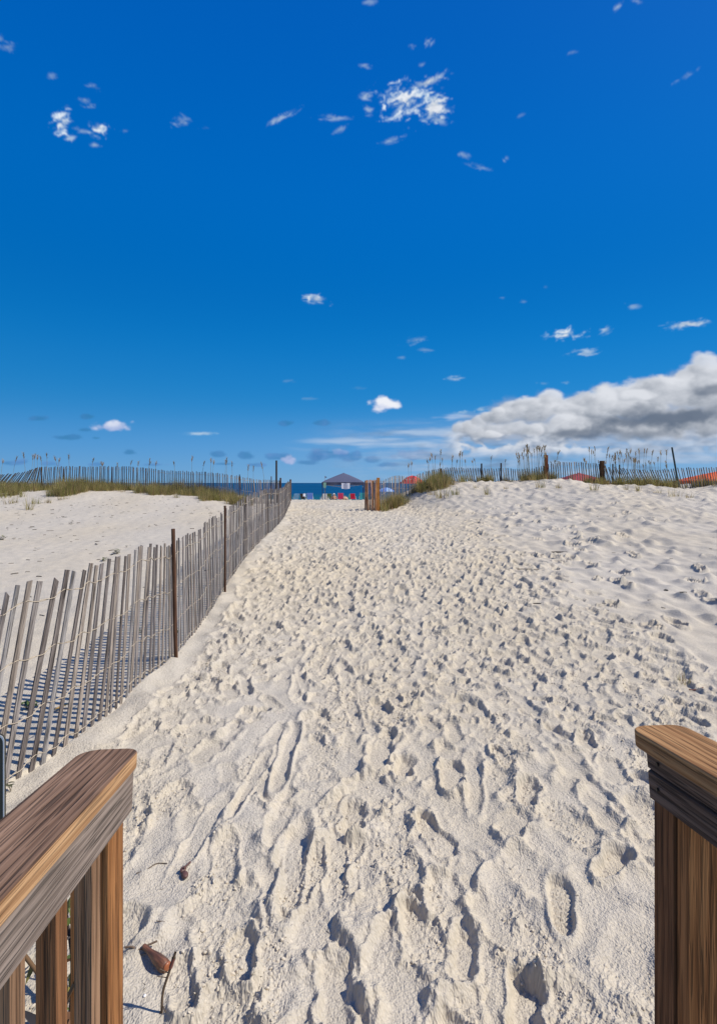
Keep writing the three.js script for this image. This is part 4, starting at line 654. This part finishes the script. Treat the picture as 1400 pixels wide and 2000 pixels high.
{
  // scattered plant scraps nobody would count
  const r = rng(321), g = new THREE.TubeGeometry(new THREE.QuadraticBezierCurve3(new THREE.Vector3(-.5, 0, 0), new THREE.Vector3(0, .12, .1), new THREE.Vector3(.5, 0, 0)), 4, .09, 5), N = 860, m = shadowed(new THREE.InstancedMesh(g, std([1, 1, 1], .95), N)); m.name = 'plant_debris'; tag(m, 'scattered dark scraps of dry plants on the sand of hollow and slope', 'debris', null, 'stuff');
  const e = new THREE.Matrix4(), q = new THREE.Quaternion(), up = new THREE.Vector3(0, 1, 0), c = new THREE.Color();
  for (let i = 0; i < N; i++) {
    let x, d; if (i < 330) { d = 5 + 16 * Math.sqrt(r()); x = fenceX(d) - .4 - (d * .72 + fenceX(d)) * r(); } else if (i < 720) { d = 1.5 + 4.5 * r() ** 1.4; x = mix(fenceX(d), d * .72, r()); } else { d = 6 + 14 * r(); x = mix(1.8, d * .74, r()); }
    const s = (i < 330 ? .05 + .1 * r() * r() : i < 720 ? .005 + .011 * r() : .03 + .07 * r() * r()), t = s * (.35 + .5 * r());
    e.compose(new THREE.Vector3(x, ground(x, d) + t * .05, -d), q.setFromAxisAngle(up, (r() - .5) * 2.4), new THREE.Vector3(s, t, t)); m.setMatrixAt(i, e); const k = .5 + r(); m.setColorAt(i, c.setRGB(.05 * k, .042 * k, .028 * k));
  }
  scene.add(m);
}

// ---------------------------------------------------------------- on the beach beyond the dunes
const cloth = (rgb) => std(rgb, .9, { side: THREE.DoubleSide });
function canopyTent(name, label, x, d, w, eave, peak, rgb, turn = 0, trim) {
  const y = terrain(x, d), root = base(name, [x, y, -d], turn); tag(root, label, 'canopy tent');
  const N = 14, P = [], I = [], h = w / 2, U = [];
  for (let j = 0; j <= N; j++) for (let i = 0; i <= N; i++) { const u = i / N * 2 - 1, v = j / N * 2 - 1, m = Math.max(Math.abs(u), Math.abs(v)), k = 1 - m; P.push(u * h, eave + (peak - eave) * (k * .82 + .18 * Math.sqrt(k)) - .03 * (1 - Math.abs(Math.abs(u) - Math.abs(v))) * k * 2 + .012 * noise(u * 5, v * 5), v * h); U.push(u, v); if (i && j) { const a = (j - 1) * (N + 1) + i - 1, b = a + 1, c = a + N + 1, e = c + 1; I.push(a, c, b, b, c, e); } }
  const g = new THREE.BufferGeometry(); g.setAttribute('position', new THREE.Float32BufferAttribute(P, 3)); g.setIndex(I); g.computeVertexNormals(); part('canopy', g, cloth(rgb), root);
  for (let s = 0; s < 4; s++) { const val = new THREE.BoxGeometry(w, .2, .012, 12, 1, 1), p = val.attributes.position; for (let i = 0; i < p.count; i++) p.setZ(i, p.getZ(i) + .02 * Math.sin(p.getX(i) * 6 + s)); val.computeVertexNormals(); val.translate(0, eave - .1, h - .006 - (s % 2) * .014); val.rotateY(s * Math.PI / 2); part('valance', val, cloth(rgb.map((c) => c * .8)), root); }
  const lm = std(trim ?? [.02, .03, .07], .5, { metalness: .3 }), leg = new THREE.BoxGeometry(.05, eave, .05); leg.translate(0, eave / 2, 0);
  for (const sx of [-1, 1]) for (const sz of [-1, 1]) { const q = part('leg', leg, lm, root); q.position.set(sx * (h - .05), -.02, sz * (h - .05)); const f = new THREE.BoxGeometry(.16, .02, .16); const foot = part('foot_plate', f, lm, q); foot.position.y = .03; }
  for (let s = 0; s < 4; s++) for (const k of [-1, 1]) { const bar = new THREE.BoxGeometry(w * .5, .03, .025); bar.rotateZ(k * .13); bar.translate(k * w * .24, eave - .26 - (k > 0 ? .0 : .004), h - .06 - (k > 0 ? .03 : 0)); bar.rotateY(s * Math.PI / 2); part('truss_bar', bar, std([.4, .4, .42], .5, { metalness: .5 }), root); }
  const post = new THREE.CylinderGeometry(.02, .02, .5, 8); post.translate(0, peak - .3, 0); part('centre_pole', post, lm, root);
  return root;
}
const tentX = onPx(671, 37.4)[0], tentD = 37.4, tentY = terrain(tentX, tentD);
canopyTent('canopy_tent', 'slate-grey canopy tent in the gap between the fences, a white towel hanging from it', tentX, tentD, 2.98, EYE + .04 - tentY, EYE + .79 - tentY, [.08, .09, .145]);
function hungTowel(label, px, py0, py1, w, d, rgb, name = 'towel') { const [x, y1] = at(px, py0, d), y0 = at(px, py1, d)[1], g = new THREE.BoxGeometry(w, y1 - y0, .015, 8, 6, 1), p = g.attributes.position; for (let i = 0; i < p.count; i++) { const X = p.getX(i), Y = p.getY(i); p.setZ(i, p.getZ(i) + .02 * Math.sin(X * 14 + Y * 2)); if (Y < 0) p.setY(i, Y - .05 * Math.cos(X / w * 3)); } g.computeVertexNormals(); const m = part(name, g, cloth(rgb)); m.position.set(x, (y0 + y1) / 2, -d); tag(m, label, 'towel'); }
hungTowel('white towel hung from the front edge of the slate-grey tent', 675, 943.5, 954, .58, 35.82, [.62, .62, .68]);
hungTowel('pale green towel hung at the corner of the slate-grey tent', 634.2, 942.5, 951.5, .2, 35.8, [.36, .62, .42]);
{
  const [x, y, z] = at(634.5, 943, 36.6), root = base('flag_pole', [x, tentY, z]); tag(root, 'thin pole with a small dark pennant at the corner of the slate-grey tent', 'flag pole'); const h = y - tentY + .5, g = new THREE.CylinderGeometry(.015, .018, h, 8); g.translate(0, h / 2, 0); part('pole', g, std([.4, .4, .42], .5), root);
  const f = new THREE.Shape(); f.moveTo(0, 0); f.lineTo(.16, .06); f.lineTo(0, .14); f.closePath(); const fg = new THREE.ExtrudeGeometry(f, { depth: .006, bevelEnabled: false }); fg.translate(0, h - .16, 0); part('pennant', fg, std([.04, .05, .16], .8), root);
}
canopyTent('canopy_tent', 'dark red canopy tent behind the half-buried fence, left of the thick brown post', onPx(1130, 36)[0], 36, 2.7, 1.75 - terrain(15.5, 36) + .12, 1.75 - terrain(15.5, 36) + .78, [.3, .035, .045], .1, [.3, .3, .3]);
canopyTent('canopy_tent', 'bright orange canopy tent at the picture edge behind the half-buried fence', onPx(1398, 33)[0], 33, 3.6, 1.75 - terrain(23, 33) + .12, 1.75 - terrain(23, 33) + .8, [.7, .095, .012], -.12, [.3, .3, .3]);
function parasol(label, x, d, rad, topY, rim, rgb, rgb2) {
  const y = terrain(x, d), root = base('beach_umbrella', [x, y, -d]); tag(root, label, 'beach umbrella'); const N = 8;
  for (let s = 0; s < N; s++) { const P = [], I = [], R = 7, T = 4; for (let j = 0; j <= R; j++) for (let i = 0; i <= T; i++) { const q = j / R, a = (s + i / T) / N * Math.PI * 2, sag = 1 - .06 * q * Math.sin(i / T * Math.PI); P.push(Math.cos(a) * rad * q * sag, topY - y - (topY - rim) * q ** 1.8 , Math.sin(a) * rad * q * sag); if (i && j) { const k = (j - 1) * (T + 1) + i - 1; I.push(k, k + 1, k + T + 2, k, k + T + 2, k + T + 1); } } const g = new THREE.BufferGeometry(); g.setAttribute('position', new THREE.Float32BufferAttribute(P, 3)); g.setIndex(I); g.computeVertexNormals(); part('panel', g, cloth(s % 2 && rgb2 ? rgb2 : rgb), root); }
  const pole = new THREE.CylinderGeometry(.02, .02, topY - y + .1, 10); pole.translate(0, (topY - y + .1) / 2, 0); part('pole', pole, std([.6, .6, .6], .4), root);
  for (let s = 0; s < N; s++) { const a = s / N * Math.PI * 2, rib = new THREE.CylinderGeometry(.006, .006, rad * .98, 5); rib.rotateZ(Math.PI / 2 - Math.atan2(topY - rim, rad) * .9); rib.translate(rad * .47, topY - y - (topY - rim) * .42 - .02, 0); rib.rotateY(-a); part('rib', rib, std([.5, .5, .5], .5), root); }
}
parasol('bright red beach umbrella behind the fence next to the gap', onPx(805, 40)[0], 40, 1.02, EYE + .56, EYE - .06, [.62, .035, .04]);
parasol('blue beach umbrella low behind the tan laths beside the gap', onPx(754, 46)[0], 46, .85, EYE - .42, EYE - .78, [.06, .22, .62], [.25, .45, .75]);
function beachChair(label, px, py, d, turn, rgb, frame = [.55, .55, .56], k = 1) {
  const x = (px - 700) / 1000 * d, root = base('beach_chair', [x, terrain(x, d), -d], turn); tag(root, label, 'beach chair'); root.scale.setScalar(k);
  const bar = (a, b, r = .014) => new THREE.TubeGeometry(new THREE.LineCurve3(new THREE.Vector3(...a), new THREE.Vector3(...b)), 1, r, 6);
  const seat = new THREE.BoxGeometry(.54, .03, .46); seat.rotateX(.12); seat.translate(0, .3, -.04); part('seat', seat, cloth(rgb), root);
  const back = new THREE.BoxGeometry(.54, .62, .03, 1, 4, 1); back.rotateX(.38); back.translate(0, .6, .3); part('backrest', back, cloth(rgb), root);
  const f = std(frame, .4, { metalness: .5 }); for (const s of [-.28, .28]) { part('leg', mergeGeometries([bar([s, 0, .3], [s, .3, -.28]), bar([s, .3, -.28], [s, .3, .2])]), f, root); part('leg', bar([s, 0, -.24], [s, .52, .26]), f, root); part('armrest', mergeGeometries([bar([s, .52, .26], [s, .5, -.2], .02), bar([s, .5, -.2], [s, .3, -.26])]), f, root); part('back_tube', bar([s, .28, .16], [s, .9, .42]), f, root); }
  return root;
}
beachChair('pale blue folding chair nearest the snow fence end, far down the beach', 578, 0, 60, .35, [.2, .42, .62]);
beachChair('dark chair with a white towel beside the pale blue chair, far down the beach', 593, 0, 60, -.3, [.06, .05, .045]);
beachChair('blue and white chair midway between the fence end and the tent, far down the beach', 606, 0, 58, 0, [.16, .3, .75], [.8, .8, .85], 1.1);
beachChair('white folding chair seen below the tent near its left legs', 631.5, 0, 57, .4, [.75, .75, .72]);
beachChair('cream chair seen below the tent to the left of the seated person', 637, 0, 59, -.4, [.66, .6, .48]);
beachChair('brown and green chair directly beside the seated person', 642, 0, 62, .2, [.1, .17, .07]);
beachChair('bright pink chair in the middle of the gap, far down the beach', 665.5, 0, 58, 0, [.75, .06, .16], [.7, .5, .5], 1.08);
beachChair('teal chair behind the crimson chair, far down the beach', 683, 0, 61, .5, [.02, .32, .25]);
beachChair('crimson chair beside the teal chair, far down the beach', 690, 0, 58, -.2, [.72, .02, .07]);
beachChair('turquoise chair half hidden by the reddish-brown fence panel', 707, 0, 57, .1, [.05, .42, .46], [.6, .6, .6], 1.12);
{
  const [x, d] = onPx(594.5, 59.4), g = new THREE.BoxGeometry(.3, .34, .02, 4, 4, 1); const m = part('towel', g, cloth([.78, .78, .76])); m.position.set(x, terrain(x, d) + .72, -d); m.rotation.x = -.3; tag(m, 'white towel draped over the dark chair far down the beach', 'towel');
  const [x2, d2] = onPx(673, 58), bag = new THREE.SphereGeometry(.3, 14, 10); { const p = bag.attributes.position; for (let i = 0; i < p.count; i++) { const k = 1 + .12 * noise(p.getX(i) * 6, p.getZ(i) * 6 + p.getY(i) * 5); p.setXYZ(i, p.getX(i) * 1.2 * k, Math.max(-.28, p.getY(i)) * k, p.getZ(i) * k); } bag.computeVertexNormals(); } const root = base('beach_bag', [x2, terrain(x2, d2) + .27, -d2]); tag(root, 'tan beach bag beside the bright pink chair', 'bag'); part('bag_body', bag, std([.5, .32, .2], .9), root); const h = new THREE.TorusGeometry(.18, .018, 6, 14, Math.PI); h.translate(0, .22, 0); part('handle', h, std([.3, .2, .13], .9), root);
}
{
  // the seated person: back to the dunes, hat, dark swim shorts
  const d = 57, x = (652 - 700) / 1000 * d, root = base('person', [x, terrain(x, d), -d]); tag(root, 'person in a white hat and dark shorts sitting on the sand, back to the dunes', 'person');
  const J = { pel: [0, .14, 0], chest: [0, .44, -.03], neck: [0, .62, -.05], head: [0, .76, -.07], head2: [0, .80, -.06], sl: [-.19, .56, -.03], sr: [.19, .56, -.03], el: [-.30, .34, .02], er: [.32, .34, -.06], hl: [-.29, .08, .08], hr: [.2, .26, -.32], kl: [-.17, .46, -.44], kr: [.17, .44, -.46], fl: [-.17, .06, -.62], fr: [.18, .06, -.64], tl: [-.17, .05, -.78], tr: [.18, .05, -.8], ql: [-.12, .13, -.02], qr: [.12, .13, -.02] };
  const bones = [['pel', 'chest', .15, .16], ['sl', 'sr', .075, .075], ['chest', 'neck', .12, .06], ['neck', 'head', .055, .095], ['head', 'head2', .1, .1], ['sl', 'el', .055, .044], ['el', 'hl', .042, .032], ['sr', 'er', .055, .044], ['er', 'hr', .042, .032], ['ql', 'qr', .13, .13], ['ql', 'kl', .095, .062], ['kl', 'fl', .06, .04], ['fl', 'tl', .04, .03], ['qr', 'kr', .095, .062], ['kr', 'fr', .06, .04], ['fr', 'tr', .04, .03]];
  const sd = (p, a, b, ra, rb) => { const ax = b[0] - a[0], ay = b[1] - a[1], az = b[2] - a[2], L = ax * ax + ay * ay + az * az || 1e-9, t = clamp(((p[0] - a[0]) * ax + (p[1] - a[1]) * ay + (p[2] - a[2]) * az) / L); return Math.hypot(p[0] - a[0] - ax * t, p[1] - a[1] - ay * t, p[2] - a[2] - az * t) - mix(ra, rb, t); };
  const field = (p, list) => { let s = 0; for (const [a, b, ra, rb] of list) s += Math.exp(-sd(p, J[a], J[b], ra, rb) * 38); return -Math.log(s) / 38; };
  const meshOf = (list, grow, cut) => { const n = 64, half = .62, c = [0, .42, -.25], mc = new MarchingCubes(n, new THREE.MeshBasicMaterial(), false, false, 60000); mc.isolation = 0; for (let k = 0; k < n; k++) for (let j = 0; j < n; j++) for (let i = 0; i < n; i++) { const p = [(i - n / 2) / (n / 2) * half + c[0], (j - n / 2) / (n / 2) * half + c[1], (k - n / 2) / (n / 2) * half + c[2]]; let f = field(p, list) - grow; if (cut) f = Math.max(f, cut(p)); mc.field[i + j * n + k * n * n] = -f; } mc.update(); const g = new THREE.BufferGeometry(), q = mc.count; g.setAttribute('position', new THREE.BufferAttribute(Float32Array.from(mc.positionArray.subarray(0, q * 3)), 3)); g.setAttribute('normal', new THREE.BufferAttribute(Float32Array.from(mc.normalArray.subarray(0, q * 3)), 3)); g.scale(half, half, half); g.translate(...c); return g; };
  part('body', meshOf(bones, 0), std([.46, .24, .15], .6), root);
  part('shorts', meshOf(bones.filter((b) => 'pel ql qr'.includes(b[0])), .014, (p) => Math.max(p[1] - .30, -p[2] - .28)), std([.018, .018, .03], .9), root);
  const hat = new THREE.LatheGeometry([[0, .13], [.06, .125], [.1, .09], [.108, .03], [.115, .02], [.2, 0], [.2, -.008], [.1, .008]].map((q) => new THREE.Vector2(...q)), 22); const m = part('hat', hat, std([.72, .7, .66], .9), root); m.position.set(0, .8, -.06); m.rotation.x = -.12; const band = part('hat_band', new THREE.CylinderGeometry(.11, .112, .028, 20, 1, true), cloth([.05, .05, .08]), m); band.position.y = .04;
}

renderer.render(scene, camera);
